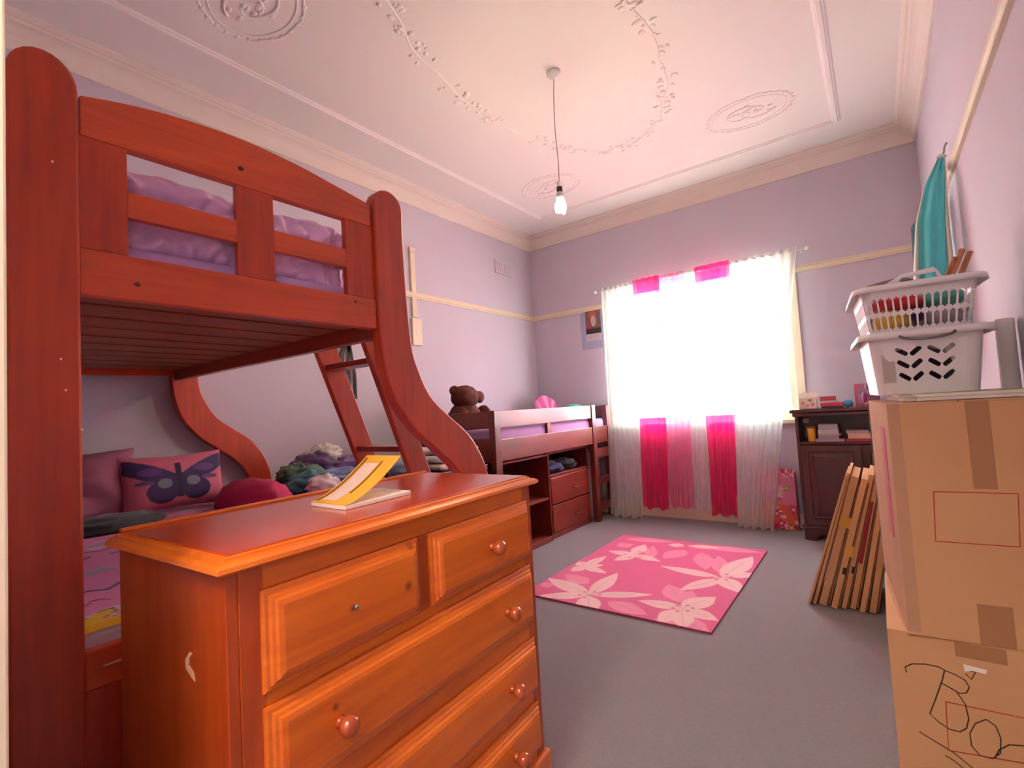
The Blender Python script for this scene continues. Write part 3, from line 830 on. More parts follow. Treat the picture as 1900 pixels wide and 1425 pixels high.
# striped scarf hanging on the wall behind the ladder
sf = thing('hanging_belts', 'dark striped scarf hanging on the wall behind the ladder', 'scarf', (0.02, -2.74, 1.30))
MB().tube([(0.0, -2.74, 1.86), (0.06, -2.74, 1.86), (0.065, -2.74, 1.88)], 0.005, 8).build('hook', M['steel'], sf)
for k in range(5):
    y0 = -2.82+k*0.032
    z0 = 1.50-0.045*k if k < 4 else 1.36
    pts = [(0.05, -2.74+(y0+2.74)*min(1, t*1.6), 1.865-(1.865-z0)*t) for t in [i/10 for i in range(11)]]
    b = MB(); n_ = len(pts)
    vs_ = []
    for p in pts: vs_ += [(p[0]-0.012, p[1]-0.015, p[2]), (p[0]+0.012, p[1]-0.013, p[2]), (p[0]+0.012, p[1]+0.013, p[2]), (p[0]-0.012, p[1]+0.015, p[2])]
    fs = [(i*4+j, i*4+(j+1) % 4, i*4+4+(j+1) % 4, i*4+4+j) for i in range(n_-1) for j in range(4)]+[(3, 2, 1, 0), tuple((n_-1)*4+j for j in range(4))]
    b.add(vs_, fs).build('fold', cloth([(60, 46, 44), (120, 104, 96), (46, 36, 38), (98, 86, 80), (40, 30, 32)][k], 'scarf_cloth'), sf)

# ================================================================== LOFT BED
lf = thing('loft_bed', 'low red-brown wooden loft bed with ladder along the left wall', 'loft bed', (0.5, -1.05, 0))
def lpost(x0, x1, y0, y1, z1=1.205): MB().box(x0, x1, y0, y1, 0, z1).build('post', M['loft_z'], lf, 0.006)
lpost(0.905, 0.965, -2.10, -2.02); lpost(0.905, 0.965, -0.475, -0.395); lpost(0.905, 0.965, -0.13, -0.025, 1.195)
lpost(0.03, 0.09, -2.10, -2.02); lpost(0.03, 0.09, -0.13, -0.025, 1.195)
MB().box(0.93, 0.955, -2.02, -0.475, 1.065, 1.20).build('guard_board', M['loft'], lf, 0.005)
MB().box(0.93, 0.955, -2.02, -0.13, 0.80, 0.975).build('side_board', M['loft'], lf, 0.005)
MB().box(0.925, 0.95, -1.32, -1.26, 0.975, 1.065).build('guard_stile', M['loft_z'], lf, 0.002)
MB().box(0.09, 0.905, -2.085, -2.06, 1.065, 1.20).build('end_board', M['loft'], lf, 0.005)
MB().box(0.09, 0.905, -2.085, -2.06, 0.80, 0.985).build('end_board', M['loft'], lf, 0.005)
MB().box(0.09, 0.905, -0.06, -0.035, 1.065, 1.19).build('end_board', M['loft'], lf, 0.005)
MB().box(0.09, 0.905, -0.06, -0.035, 0.80, 0.975).build('end_board', M['loft'], lf, 0.005)
MB().box(0.03, 0.055, -2.02, -0.13, 0.80, 0.975).build('side_board', M['loft'], lf, 0.005)
for i in range(9):
    y0 = -2.02+i*0.215
    MB().box(0.055, 0.93, y0, y0+0.09, 0.84, 0.858).build('slat', M['loft'], lf)
for (a, c) in ((0.645, 0.745), (0.365, 0.445), (0.095, 0.172)):
    MB().box(0.915, 0.955, -0.395, -0.13, a, c).build('ladder_rung', M['loft'], lf, 0.004)
tag(MB().box(0.06, 0.925, -2.015, -0.135, 0.859, 1.055).build('mattress', M['lilac_bed'], None, 0.03, True, seg=3),
    'mattress with lilac bedding on the loft bed', 'mattress')

# open bookcase and drawer unit under the loft bed
def panel_box(th, name, y0, y1, z0, z1, x0, x1):
    MB().box(x0, x1, y0, y0+0.02, z0, z1).build('side_panel', M['loft_z'], th, 0.002)
    MB().box(x0, x1, y1-0.02, y1, z0, z1).build('side_panel', M['loft_z'], th, 0.002)
    MB().box(x0, x1, y0+0.02, y1-0.02, z1-0.02, z1).build('top_board', M['loft'], th, 0.002)
    MB().box(x0, x1, y0+0.02, y1-0.02, z0, z0+0.05).build('bottom_board', M['loft'], th, 0.002)
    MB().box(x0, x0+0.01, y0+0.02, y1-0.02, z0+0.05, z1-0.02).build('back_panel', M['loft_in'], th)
bc = thing('open_bookcase', 'open dark red shelf unit standing under the loft bed', 'bookcase', (0.7, -1.62, 0))
panel_box(bc, 'b', -1.98, -1.262, 0.0, 0.785, 0.45, 0.905)
MB().box(0.46, 0.895, -1.96, -1.282, 0.372, 0.392).build('shelf', M['loft'], bc, 0.002)
du = thing('drawer_unit', 'dark red two-drawer unit with open shelf under the loft bed', 'drawer unit', (0.7, -0.85, 0))
panel_box(du, 'd', -1.255, -0.485, 0.0, 0.79, 0.45, 0.885)
MB().box(0.46, 0.88, -1.235, -0.505, 0.560, 0.580).build('shelf', M['loft'], du, 0.002)
for (a, c) in ((0.31, 0.555), (0.055, 0.30)):
    d = MB().box(0.865, 0.897, -1.233, -0.507, a, c).build('drawer', M['loft'], du, 0.006)
    ym_ = -0.80
    MB().tube([(0.897, ym_-0.05, (a+c)/2-0.02), (0.917, ym_-0.045, (a+c)/2-0.02), (0.917, ym_+0.045, (a+c)/2-0.02), (0.897, ym_+0.05, (a+c)/2-0.02)], 0.006, 8).build('handle', M['loft_in'], d, smooth=True)
crumple('garment', cloth((44, 56, 104), 'navy_cloth'), (0.70, -1.0, 0.62), (0.15, 0.17, 0.06), 51, 'navy clothing heaped in the open shelf above the drawers', 'clothing', amp=0.35, flat=0.582)
crumple('garment', cloth((34, 34, 48), 'black_cloth2'), (0.70, -0.70, 0.62), (0.14, 0.14, 0.06), 52, 'black clothing beside the navy clothing in the open shelf', 'clothing', amp=0.35, flat=0.582)
# storage tub behind the loft ladder
tb = thing('storage_tub', 'mottled pale storage tub behind the loft bed ladder', 'storage tub', (0.6, -0.27, 0))
MB().box(0.40, 0.82, -0.46, -0.07, 0.0, 0.70).build('tub_body', plain('mottled_tub', (168, 164, 180), 0.5, 0.35, 16), tb, 0.02)
MB().box(0.385, 0.835, -0.472, -0.058, 0.70, 0.735).build('lid', plain('tub_lid', (120, 116, 140), 0.5, 0.2, 10), tb, 0.008)

# teddy bear on the loft bed
ty = -1.86
td = thing('teddy_bear', 'brown plush teddy bear slumped on the near end of the loft bed', 'teddy bear', (0.45, ty, 1.056))
wob = lambda s_: (lambda d: 1+0.07*noise.noise(d*3+Vector((s_, s_, 0))))
MB().ball((0.45, ty, 1.17), (0.14, 0.15, 0.12), 22, 14, wob(1)).build('body', M['teddy'], td, smooth=True)
hd = MB().ball((0.46, ty+0.00, 1.335), (0.115, 0.135, 0.105), 22, 14, wob(2)).build('head', M['teddy'], td, smooth=True)
MB().ball((0.36, ty+0.04, 1.31), (0.05, 0.055, 0.045), 14, 9).build('muzzle', plain('tan_plush', (150, 84, 52), 0.95, 0.15, 30, bump=0.5, bscale=90), hd, smooth=True)
MB().ball((0.313, ty+0.045, 1.322), (0.012, 0.016, 0.011), 10, 7).build('nose', M['black_pl'], hd, smooth=True)
for s_ in (-1, 1):
    MB().ball((0.372, ty+0.03+s_*0.045, 1.362), 0.010, 9, 6).build('eye', M['black_pl'], hd, smooth=True)
MB().ball((0.47, ty+0.185, 1.335), (0.035, 0.055, 0.055), 14, 9, wob(3)).build('ear', M['teddy'], hd, smooth=True)
MB().ball((0.43, ty-0.095, 1.395), (0.035, 0.055, 0.045), 14, 9, wob(4)).build('ear', M['teddy'], hd, smooth=True)
for s_ in (-1, 1):
    MB().ball((0.54, ty+s_*0.15, 1.17), (0.075, 0.05, 0.09), 14, 9, wob(5+s_)).build('arm', M['teddy'], td, smooth=True)
    MB().ball((0.60, ty+s_*0.10, 1.115), (0.12, 0.055, 0.058), 14, 9, wob(8+s_)).build('leg', M['teddy'], td, smooth=True)
# round cushion, teal blanket and striped toy by the window end
cu = MB().ball((0, 0, 0), (0.22, 0.155, 0.075), 48, 30).build('round_cushion', M['print'], None, smooth=True)
cu.matrix_world = Matrix.Translation((0.30, -0.30, 1.20)) @ Matrix(((0, -0.3, 0.95, 0), (1, 0, 0, 0), (0, 0.95, 0.3, 0), (0, 0, 0, 1)))
P_ = np.array([v.co for v in cu.data.vertices]); a_ = np.arctan2(P_[:, 1]+0.15, P_[:, 0]); rd = np.hypot(P_[:, 0], P_[:, 1]+0.15)
c_ = np.where((np.sin(a_*9+rd*30) > 0)[:, None], np.array([(196, 70, 140)]), np.array([(226, 140, 180)]))
set_col(cu, c_)
tag(cu, 'domed pink and purple patterned cushion at the corner of the loft bed', 'cushion')
crumple('teal_blanket', cloth((60, 190, 176), 'teal_fleece'), (0.63, -0.26, 1.14), (0.13, 0.09, 0.085), 61, 'bright teal blanket folded at the window end of the loft bed', 'blanket', amp=0.15, flat=1.058)
crumple('striped_toy', cloth((226, 176, 140), 'peach_plush'), (0.40, -0.62, 1.12), (0.10, 0.07, 0.07), 62, 'peach soft toy between the pink cushion and teal blanket', 'soft toy', amp=0.2, flat=1.058)

# ================================================================== RUG
RX0, RX1, RY0, RY1 = 1.41, 2.585, -2.455, -0.868
nu, nv = 230, 310
rug = MB().grid(lambda u, v: (RX0+(RX1-RX0)*u, RY0+(RY1-RY0)*v, 0.012), nu, nv)
nb = len(rug.v)
rug = rug.build('rug', M['rugm'], None, fix=False)
tag(rug, 'pink floor rug with pale lily flowers', 'rug')
MB().box(RX0, RX1, RY0, RY1, 0.001, 0.0115).build('rug_backing', plain('rug_backing', (150, 60, 90), 0.95), rug)
uu, vv = np.meshgrid(np.arange(nu+1)/nu, np.arange(nv+1)/nv)
X_, Y_ = RX0+(RX1-RX0)*uu, RY0+(RY1-RY0)*vv
RC = np.zeros((nv+1, nu+1, 3)); RC[:] = (206, 54, 118)
def zp(zx, zy): p = at(960+zx/3.8, 960+zy/3.8, z=0.012); return np.array([p[0], p[1]])
def petal(base, tip, w, c_, edge=None):
    b0, t0 = zp(*base), zp(*tip); d = t0-b0; Ln = np.hypot(*d); e = d/Ln
    t = ((X_-b0[0])*e[0]+(Y_-b0[1])*e[1])/Ln
    s_ = (X_-b0[0])*-e[1]+(Y_-b0[1])*e[0]
    hw = w*np.sin(np.pi*np.clip(t, 0, 1)**0.85)
    m_ = (t > 0) & (t < 1) & (np.abs(s_) < hw)
    RC[m_] = c_
    m2 = m_ & (np.abs(s_) < 0.006) & (t < 0.7)
    RC[m2] = np.array(c_)*0.93
pale, midp = (240, 196, 196), (232, 128, 162)
for base, tip, w in [((1160, 600), (1060, 470), 0.075), ((1160, 600), (1230, 520), 0.06), ((640, 590), (920, 690), 0.07), ((500, 470), (340, 400), 0.07), ((1180, 230), (1030, 290), 0.08),
                     ((1300, 250), (1330, 370), 0.07), ((1160, 700), (1350, 830), 0.06), ((1440, 400), (1420, 270), 0.06), ((160, 480), (260, 470), 0.05), ((760, 150), (1120, 175), 0.06), ((1290, 205), (1740, 250), 0.06), ((920, 300), (960, 200), 0.05), ((700, 200), (820, 190), 0.07), ((1180, 730), (960, 720), 0.05)]:
    petal(base, tip, w, midp)
for base, tip, w in [((510, 545), (210, 425), 0.070), ((510, 545), (710, 390), 0.062), ((520, 545), (960, 545), 0.050), ((500, 550), (140, 552), 0.055), ((500, 550), (500, 690), 0.075),
                     ((1430, 425), (1000, 340), 0.055), ((1440, 430), (1140, 515), 0.060), ((1440, 420), (1660, 275), 0.085), ((1450, 420), (1560, 530), 0.070), ((1440, 410), (1720, 400), 0.06),
                     ((1170, 640), (850, 585), 0.055), ((1160, 640), (1400, 560), 0.075), ((1160, 650), (990, 740), 0.065), ((1170, 640), (1420, 730), 0.060), ((1160, 640), (1170, 790), 0.06),
                     ((830, 265), (640, 235), 0.055), ((820, 260), (1010, 312), 0.050), ((830, 265), (680, 305), 0.055), ((820, 260), (900, 190), 0.06),
                     ((470, 345), (630, 270), 0.045), ((470, 345), (610, 335), 0.045), ((470, 345), (630, 395), 0.045), ((470, 345), (380, 380), 0.05), ((470, 345), (440, 310), 0.05),
                     ((1180, 200), (1060, 190), 0.05), ((1200, 200), (1440, 215), 0.05)]:
    petal(base, tip, w, pale)
for (zx, zy) in ((510, 545), (1440, 420), (1165, 640), (828, 262)):
    for k in range(6):
        a = k*1.05; p = zp(zx+70*math.cos(a), zy+22*math.sin(a))
        RC[np.hypot(X_-p[0], Y_-p[1]) < 0.013] = (206, 104, 120)
set_col(rug, RC.reshape(-1, 3))

# ================================================================== CURTAINS
M['sheer_white'] = sheer('white_sheer', (246, 242, 243), 0.52)
M['sheer_magenta'] = sheer('magenta_sheer', (222, 24, 96), 0.24, 0.55)
M['sheer_pink'] = sheer('pink_sheer', (236, 140, 176), 0.32, 0.55)
CRZ, CRY = 2.455, -0.115
rod = thing('curtain_rod', 'thin white curtain rod across the top of the window', 'curtain rod', ((WX0+WX1)/2, CRY, CRZ))
MB().tube([(0.95, CRY, CRZ), (2.93, CRY, CRZ)], 0.009, 10).build('rod', M['white_pl'], rod, smooth=True)
for x in (0.97, 2.91):
    MB().tube([(x, CRY, CRZ), (x, 0.0, CRZ)], 0.006, 8).build('bracket', M['white_pl'], rod)
    MB().ball((x-0.05 if x < 2 else x+0.05, CRY, CRZ), 0.018, 10, 7).build('finial', M['white_pl'], rod, smooth=True)
def curtain(name, m, xt0, xt1, xb0, xb1, zb, label, folds, yoff=0.0, amp=0.022, seed=0, cat='curtain', flare=0.06, group='sheer curtain lengths at the window'):
    nu_, nv_ = folds*10, 26
    def f(u, v):
        t = v
        x = (xt0+(xt1-xt0)*u)*(1-t)+(xb0+(xb1-xb0)*u)*t
        ph = folds*2*math.pi*u+0.6*math.sin(3*t+seed)
        y = CRY-0.012+yoff - flare*t*t + amp*(0.45+0.55*t)*math.sin(ph)+0.008*noise.noise(Vector((u*7, t*5, seed)))
        z = CRZ+0.03 - (CRZ+0.03-zb)*t + 0.012*t*math.sin(ph*0.5+seed)
        x += 0.010*noise.noise(Vector((u*4, t*4, seed+3.3)))
        return (x, y, z)
    o = MB().grid(f, nu_, nv_).build(name, m, None, smooth=True, fix=False)
    return tag(o, label, cat, group)
curtain('curtain', M['sheer_white'], 0.985, 1.40, 0.985, 1.33, 0.02, 'white sheer curtain length at the left edge of the window', 7, seed=1, flare=0.10)
curtain('curtain', M['sheer_magenta'], 1.38, 1.66, 1.35, 1.62, 0.125, 'magenta sheer curtain length nearer the loft bed', 4, -0.035, seed=2)
curtain('curtain', M['sheer_pink'], 1.62, 1.89, 1.62, 1.85, 0.14, 'pale pink sheer curtain length between the two magenta ones', 4, seed=3)
curtain('curtain', M['sheer_white'], 1.90, 2.06, 1.85, 2.03, 0.13, 'narrow white sheer curtain length between pale pink and magenta', 3, seed=6)
curtain('curtain', M['sheer_magenta'], 2.02, 2.34, 2.02, 2.245, 0.105, 'magenta sheer curtain length nearer the bookcase', 4, -0.035, seed=4)
curtain('curtain', M['sheer_white'], 2.30, 2.885, 2.24, 2.535, 0.02, 'white sheer curtain length at the right edge of the window', 8, seed=5, flare=0.12)

# poster
ps = MB().grid(lambda u, v: (0.655+0.31*u, -0.004, 1.845+0.45*v), 62, 90).build('poster', M['print_paper'], None, fix=False)
tag(ps, 'pale blue calendar poster with a dark portrait, left of the window', 'poster')
MB().box(0.655, 0.965, -0.0035, -0.0008, 1.845, 2.295).build('backing_sheet', M['paper'], ps)
uu, vv = np.meshgrid(np.arange(63)/62, np.arange(91)/90)
pcx = np.zeros((91, 63, 3)); pcx[:] = (176, 178, 206)
im = (uu > 0.2) & (uu < 0.82) & (vv > 0.38) & (vv < 0.985)
pcx[im] = (120, 84, 74)
pcx[im & (vv < 0.52)] = (62, 44, 52)
pcx[im & (((uu-0.5)**2/0.02+(vv-0.86)**2/0.012) < 1)] = (190, 96, 60)
pcx[im & (((uu-0.52)**2/0.012+(vv-0.70)**2/0.02) < 1)] = (196, 176, 170)
pcx[im & (((uu-0.34)**2/0.010+(vv-0.62)**2/0.012) < 1)] = (156, 60, 66)
pcx[(uu > 0.2) & (uu < 0.82) & (vv > 0.2) & (vv < 0.36)] = (222, 208, 210)
for k in range(4):
    pcx[(np.abs(vv-0.225-0.035*k) < 0.008) & (uu > 0.25) & (uu < 0.77) & (np.sin(uu*90+k) > -0.2)] = (176, 150, 160)
set_col(ps, pcx.reshape(-1, 3))

# floral bag by the bookcase
bg_ = thing('floral_bag', 'pink and orange floral carrier bag between curtain and bookcase', 'bag', (2.60, -0.14, 0))
BX0, BX1, BY0, BY1 = 2.43, 2.715, -0.125, -0.04
def bag_fn(u, v): return (BX0+(BX1-BX0)*u, BY0-0.006*math.sin(3.1*u)*math.sin(3.1*v), 0.004+0.51*v+(0.03*math.sin(u*2.6) if v > 0.99 else 0))
fr = MB().grid(bag_fn, 70, 110).build('front_print', M['print_paper'], bg_, fix=False)
uu, vv = np.meshgrid(np.arange(71)/70, np.arange(111)/110)
fc = np.zeros((111, 71, 3)); fc[:] = (226, 120, 160)
fc[vv < 0.42] = (226, 92, 60); fc[vv < 0.1] = (170, 36, 40)
rs = np.random.RandomState(8)
for k in range(26):
    cx_, cz_ = rs.rand(), rs.rand(); rr_ = rs.uniform(0.05, 0.13)
    a_ = np.arctan2((vv-cz_)*1.8, uu-cx_); rd = np.hypot(uu-cx_, (vv-cz_)*1.8)
    lim = rr_*(1+0.35*np.cos(5*a_+k))
    cc = [(202, 30, 96), (240, 170, 196), (232, 150, 60), (206, 50, 110), (150, 160, 90), (240, 200, 210)][k % 6]
    fc[rd < lim] = cc; fc[rd < lim*0.35] = (240, 210, 190)
set_col(fr, fc.reshape(-1, 3))
M['bagpink'] = plain('bag_pink', (222, 90, 130), 0.6, 0.3, 18)
MB().box(BX0, BX1, BY0+0.004, BY1, 0.002, 0.014).build('base', M['bagpink'], bg_)
MB().box(BX0, BX0+0.003, BY0, BY1, 0.014, 0.50).build('gusset', M['bagpink'], bg_)
MB().box(BX1-0.003, BX1, BY0, BY1, 0.014, 0.50).build('gusset', M['bagpink'], bg_)
MB().box(BX0+0.003, BX1-0.003, BY1-0.003, BY1, 0.014, 0.51).build('back', M['bagpink'], bg_)
MB().tube([(2.50+0.06*math.cos(a)+0.06, BY0-0.004, 0.50+0.07*math.sin(a)) for a in [math.pi*i/10 for i in range(11)]], 0.004, 6).build('handle', M['magenta'], bg_, smooth=True)

# ================================================================== BOOKCASE
kc = thing('mahogany_cabinet', 'dark mahogany cabinet with open shelf and two panelled doors', 'cabinet', (3.2, -0.24, 0))
KX0, KX1, KY0, KY1 = 2.79, 3.66, -0.40, -0.03
MB().box(KX0-0.035, KX1+0.035, KY0-0.03, KY1, 1.035, 1.065).build('cabinet_top', M['mahog'], kc, 0.008)
MB().box(KX0-0.015, KX1+0.015, KY0-0.012, KY1, 1.005, 1.035).build('top_moulding', M['mahog'], kc, 0.005)
MB().box(KX0, KX0+0.022, KY0, KY1, 0.0, 1.005).build('side_panel', M['mahog'], kc, 0.002)
MB().box(KX1-0.022, KX1, KY0, KY1, 0.0, 1.005).build('side_panel', M['mahog'], kc, 0.002)
MB().box(KX0+0.022, KX1-0.022, KY1-0.012, KY1, 0.06, 1.005).build('back_panel', M['mahog'], kc)
MB().box(KX0+0.022, KX1-0.022, KY0-0.004, KY1-0.012, 0.775, 0.797).build('shelf', M['mahog'], kc, 0.003)
MB().box(KX0+0.022, KX1-0.022, KY0, KY1-0.012, 0.10, 0.125).build('bottom_board', M['mahog'], kc)
MB().prism([(KX0+0.022, 0.0), (KX0+0.06, 0.0), (KX0+0.12, 0.05), (KX1-0.12, 0.05), (KX1-0.06, 0.0), (KX1-0.022, 0.0), (KX1-0.022, 0.10), (KX0+0.022, 0.10)], 'y', KY0-0.006, KY0+0.014).build('plinth', M['mahog'], kc)
MB().box(KX0-0.012, KX1+0.012, KY0-0.014, KY0-0.001, 0.10, 0.122).build('base_moulding', M['mahog'], kc, 0.004)
xm_ = (KX0+KX1)/2
for (a, c, kx) in ((KX0+0.025, xm_-0.002, xm_-0.03), (xm_+0.002, KX1-0.025, xm_+0.03)):
    steps = [(0, 0.0), (0, 0.020), (0.05, 0.020), (0.056, 0.012), (0.07, 0.012), (0.09, 0.019), (0.10, 0.019)]
    vs_ = []; fs = []
    z0, z1 = 0.13, 0.770
    for (i, h) in steps:
        vs_ += [(a+i, KY0-h, z0+i), (c-i, KY0-h, z0+i), (c-i, KY0-h, z1-i), (a+i, KY0-h, z1-i)]
    for k in range(len(steps)-1):
        for j in range(4): fs.append((k*4+j, k*4+(j+1) % 4, k*4+4+(j+1) % 4, k*4+4+j))
    n_ = len(steps)-1; fs += [(n_*4, n_*4+1, n_*4+2, n_*4+3), (3, 2, 1, 0)]
    d = MB().add(vs_, fs).build('door', M['mahog'], kc)
    MB().lathe([(0.006, 0), (0.006, -0.012), (0.012, -0.018), (0.008, -0.026)], (kx, KY0-0.02, 0.47), 'y', 12).build('knob', M['steel'], d, smooth=True)
# things on the cabinet
def book(name, rgb, x0, x1, y0, y1, z0, h, label, grp=None, page=True, rot=0.0):
    cx_, cy_ = (x0+x1)/2, (y0+y1)/2
    t = thing(name, label, 'book', (cx_, cy_, z0), rot, grp)
    hx, hy = (x1-x0)/2, (y1-y0)/2
    cm = plain('book_cover', rgb, 0.5, 0.08, 20)
    e = min(0.003, h*0.2)
    MB().box(-hx, hx, -hy, hy, 0, e).build('back_cover', cm, t, local=True)
    MB().box(-hx, hx, -hy, hy, h-e, h).build('front_cover', cm, t, local=True)
    MB().box(-hx, hx, -hy, -hy+e, e, h-e).build('spine', cm, t, local=True)
    MB().box(-hx+0.003, hx-0.003, -hy+e, hy-0.003, e, h-e).build('pages', M['paper'], t, local=True)
    return t
tz = 1.0655
tin = thing('floral_box', 'cream floral card box on the left end of the cabinet top', 'box', (2.89, -0.33, tz))
MB().box(2.828, 2.955, -0.39, -0.27, tz, tz+0.095).build('box_body', plain('cream_card', (226, 208, 196), 0.7, 0.16, 30), tin, 0.004)
MB().prism([(2.828, tz+0.095), (2.955, tz+0.095), (2.965, tz+0.12), (2.93, tz+0.142), (2.89, tz+0.13), (2.85, tz+0.142), (2.82, tz+0.12)], 'y', -0.275, -0.27).build('scalloped_lid', plain('cream_card2', (232, 214, 204), 0.7, 0.2, 40), tin)
for (dx, dz, c_) in ((0.03, 0.05, (206, 130, 130)), (0.08, 0.07, (150, 164, 120)), (0.06, 0.03, (214, 150, 120)), (0.10, 0.035, (200, 120, 140))):
    MB().ball((2.828+dx, -0.3905, tz+dz), (0.014, 0.0015, 0.012), 10, 6).build('flower_print', plain('petal', c_, 0.7), tin, smooth=True)
zz = tz
for (rgb, h, x0, x1, lab) in (((40, 50, 70), 0.016, 2.985, 3.125, 'navy book at the bottom of the pile on the cabinet top'),
                              ((190, 30, 54), 0.026, 2.98, 3.13, 'red book second in the pile on the cabinet top'),
                              ((196, 190, 196), 0.016, 2.985, 3.10, 'grey-white book third in the pile on the cabinet top'),
                              ((178, 70, 84), 0.036, 2.98, 3.09, 'rose red book topping the pile on the cabinet top')):
    book('book', rgb, x0, x1, -0.40, -0.24, zz, h, lab, 'book pile on the cabinet top'); zz += h+0.0004
tag(MB().ball((3.165, -0.36, tz+0.030), (0.035, 0.03, 0.030), 16, 10, lambda d: 1+0.12*noise.noise(d*3)).build('blue_toy', plain('blue_toy', (70, 140, 180), 0.5, 0.2, 20), None, smooth=True),
    'small blue toy beside the book pile on the cabinet', 'toy')
pf = thing('photo_frame', 'pink framed picture standing on the right of the cabinet top', 'picture frame', (3.27, -0.30, tz))
b = MB(); b.box(3.21, 3.345, -0.305, -0.29, tz, tz+0.02).box(3.21, 3.345, -0.305, -0.29, tz+0.16, tz+0.18).box(3.21, 3.23, -0.305, -0.29, tz+0.02, tz+0.16).box(3.325, 3.345, -0.305, -0.29, tz+0.02, tz+0.16)
b.build('frame', plain('pink_frame', (196, 96, 130), 0.4), pf, fix=False)
MB().box(3.23, 3.325, -0.299, -0.292, tz+0.02, tz+0.16).build('picture', plain('picture_tint', (176, 150, 176), 0.4, 0.4, 24), pf)
MB().add([(3.27, -0.29, tz+0.12), (3.285, -0.29, tz+0.12), (3.285, -0.23, tz), (3.27, -0.23, tz), (3.27, -0.286, tz+0.125), (3.285, -0.286, tz+0.125), (3.285, -0.226, tz), (3.27, -0.226, tz)],
         [(0,1,2,3),(4,7,6,5),(0,4,5,1),(1,5,6,2),(2,6,7,3),(3,7,4,0)]).build('strut', M['black_pl'], pf)
dl = thing('doll', 'purple plush doll seated at the right end of the cabinet top', 'doll', (3.30, -0.37, tz))
pm = cloth((130, 50, 92), 'plum_plush')
MB().ball((3.315, -0.37, tz+0.06), (0.04, 0.035, 0.06), 14, 10).build('body', pm, dl, smooth=True)
MB().ball((3.318, -0.37, tz+0.155), (0.038, 0.035, 0.042), 14, 10).build('head', pm, dl, smooth=True)
for s_ in (-1, 1):
    MB().ball((3.315+s_*0.04, -0.39, tz+0.07), (0.018, 0.02, 0.045), 10, 7).build('arm', pm, dl, smooth=True)
    MB().ball((3.315+s_*0.022, -0.41, tz+0.018), (0.018, 0.04, 0.018), 10, 7).build('leg', pm, dl, smooth=True)
# shelf contents
sz = 0.7975
mg = thing('yellow_tub', 'yellow cup with a brown rim on the cabinet shelf', 'cup', (2.895, -0.36, sz))
MB().lathe([(0.024, 0), (0.027, 0.004), (0.030, 0.11), (0.028, 0.112), (0.025, 0.02), (0.001, 0.018)], (2.895, -0.36, sz), 'z', 18).build('cup_body', plain('mustard', (206, 150, 40), 0.5, 0.2, 30), mg, smooth=True)
MB().lathe([(0.0315, 0.108), (0.0325, 0.113), (0.0315, 0.120), (0.028, 0.120), (0.027, 0.108)], (2.895, -0.36, sz), 'z', 18).build('rim', plain('brown_rim', (120, 80, 30), 0.5), mg, smooth=True)
zz = sz
for k, (rgb, h, x0, x1) in enumerate((((170, 130, 150), 0.020, 2.925, 3.12), ((150, 142, 158), 0.030, 2.945, 3.085), ((190, 160, 110), 0.012, 2.945, 3.10), ((186, 182, 192), 0.034, 2.945, 3.085), ((176, 158, 160), 0.040, 2.95, 3.08))):
    book('book', rgb, x0, x1, -0.395, -0.22, zz, h, ['mauve magazine', 'grey book', 'tan booklet', 'pale grey book', 'pinkish book'][k]+' in the left pile on the cabinet shelf, '+['lowest', 'second from bottom', 'middle one', 'second from top', 'topmost'][k], 'left book pile on the cabinet shelf'); zz += h+0.0004
zz = sz
for k, (rgb, h, x0, x1) in enumerate((((150, 26, 40), 0.022, 3.13, 3.30), ((206, 164, 136), 0.040, 3.145, 3.29), ((176, 150, 156), 0.022, 3.135, 3.28))):
    book('book', rgb, x0, x1, -0.395, -0.22, zz, h, ['crimson book', 'fawn book', 'mauve-grey book'][k]+' in the right pile on the cabinet shelf, '+['lowest', 'middle', 'topmost'][k], 'right book pile on the cabinet shelf'); zz += h+0.0004

# ================================================================== CARTONS
RB = math.radians(4.5)
def carton(label, x0, x1, y0, y1, z0, z1, rot, flaps=True):
    """near left bottom corner at (x0, y0)"""
    t = thing('cardboard_box', label, 'box', (x0, y0, z0), rot)
    w_, d_, h_ = x1-x0, y1-y0, z1-z0
    k = 0.004
    MB().box(0, w_, 0, k, 0, h_).build('wall_panel', M['card'], t, 0.001, local=True)
    MB().box(0, w_, d_-k, d_, 0, h_).build('wall_panel', M['card'], t, 0.001, local=True)
    MB().box(0, k, k, d_-k, 0, h_).build('wall_panel', M['card'], t, 0.001, local=True)
    MB().box(w_-k, w_, k, d_-k, 0, h_).build('wall_panel', M['card'], t, 0.001, local=True)
    MB().box(k, w_-k, k, d_-k, 0, k).build('bottom_flap', M['card'], t, local=True)
    if flaps:
        MB().box(0, w_/2-0.001, 0, d_, h_, h_+k).build('top_flap', M['card'], t, 0.001, local=True)
        MB().box(w_/2+0.001, w_, 0, d_, h_, h_+k).build('top_flap', M['card'], t, 0.001, local=True)
        MB().box(w_/2-0.03, w_/2+0.03, -0.0006, d_, h_+k, h_+k+0.0006).build('tape', M['tape'], t, local=True)
    return t
YB = -3.20
LZ = 0.472
lb = carton('lower cardboard box of the near stack, scribbled with black marker', 3.326, 3.70, YB+0.005, -2.62, 0.0, LZ-0.005, 0.0)
ub = carton('upper cardboard box of the near stack, film wrapped with red printed rectangle', 3.378, 3.705, YB-0.012, -2.56, LZ, 1.148, RB)
def face_pt(t, px, py, off):
    """pixel -> local (x, z) on the front face of a carton"""
    th = t.rotation_euler.z; o_ = np.array(t.location)
    nrm = np.array([math.sin(th), -math.cos(th), 0])
    d = FWD + RGT*(px-950)/FPX - UPV*(py-712.5)/FPX
    s_ = ((o_-CAM)@nrm)/(d@nrm); p = CAM+d*s_-o_
    return (p[0]*math.cos(th)+p[1]*math.sin(th), p[2])
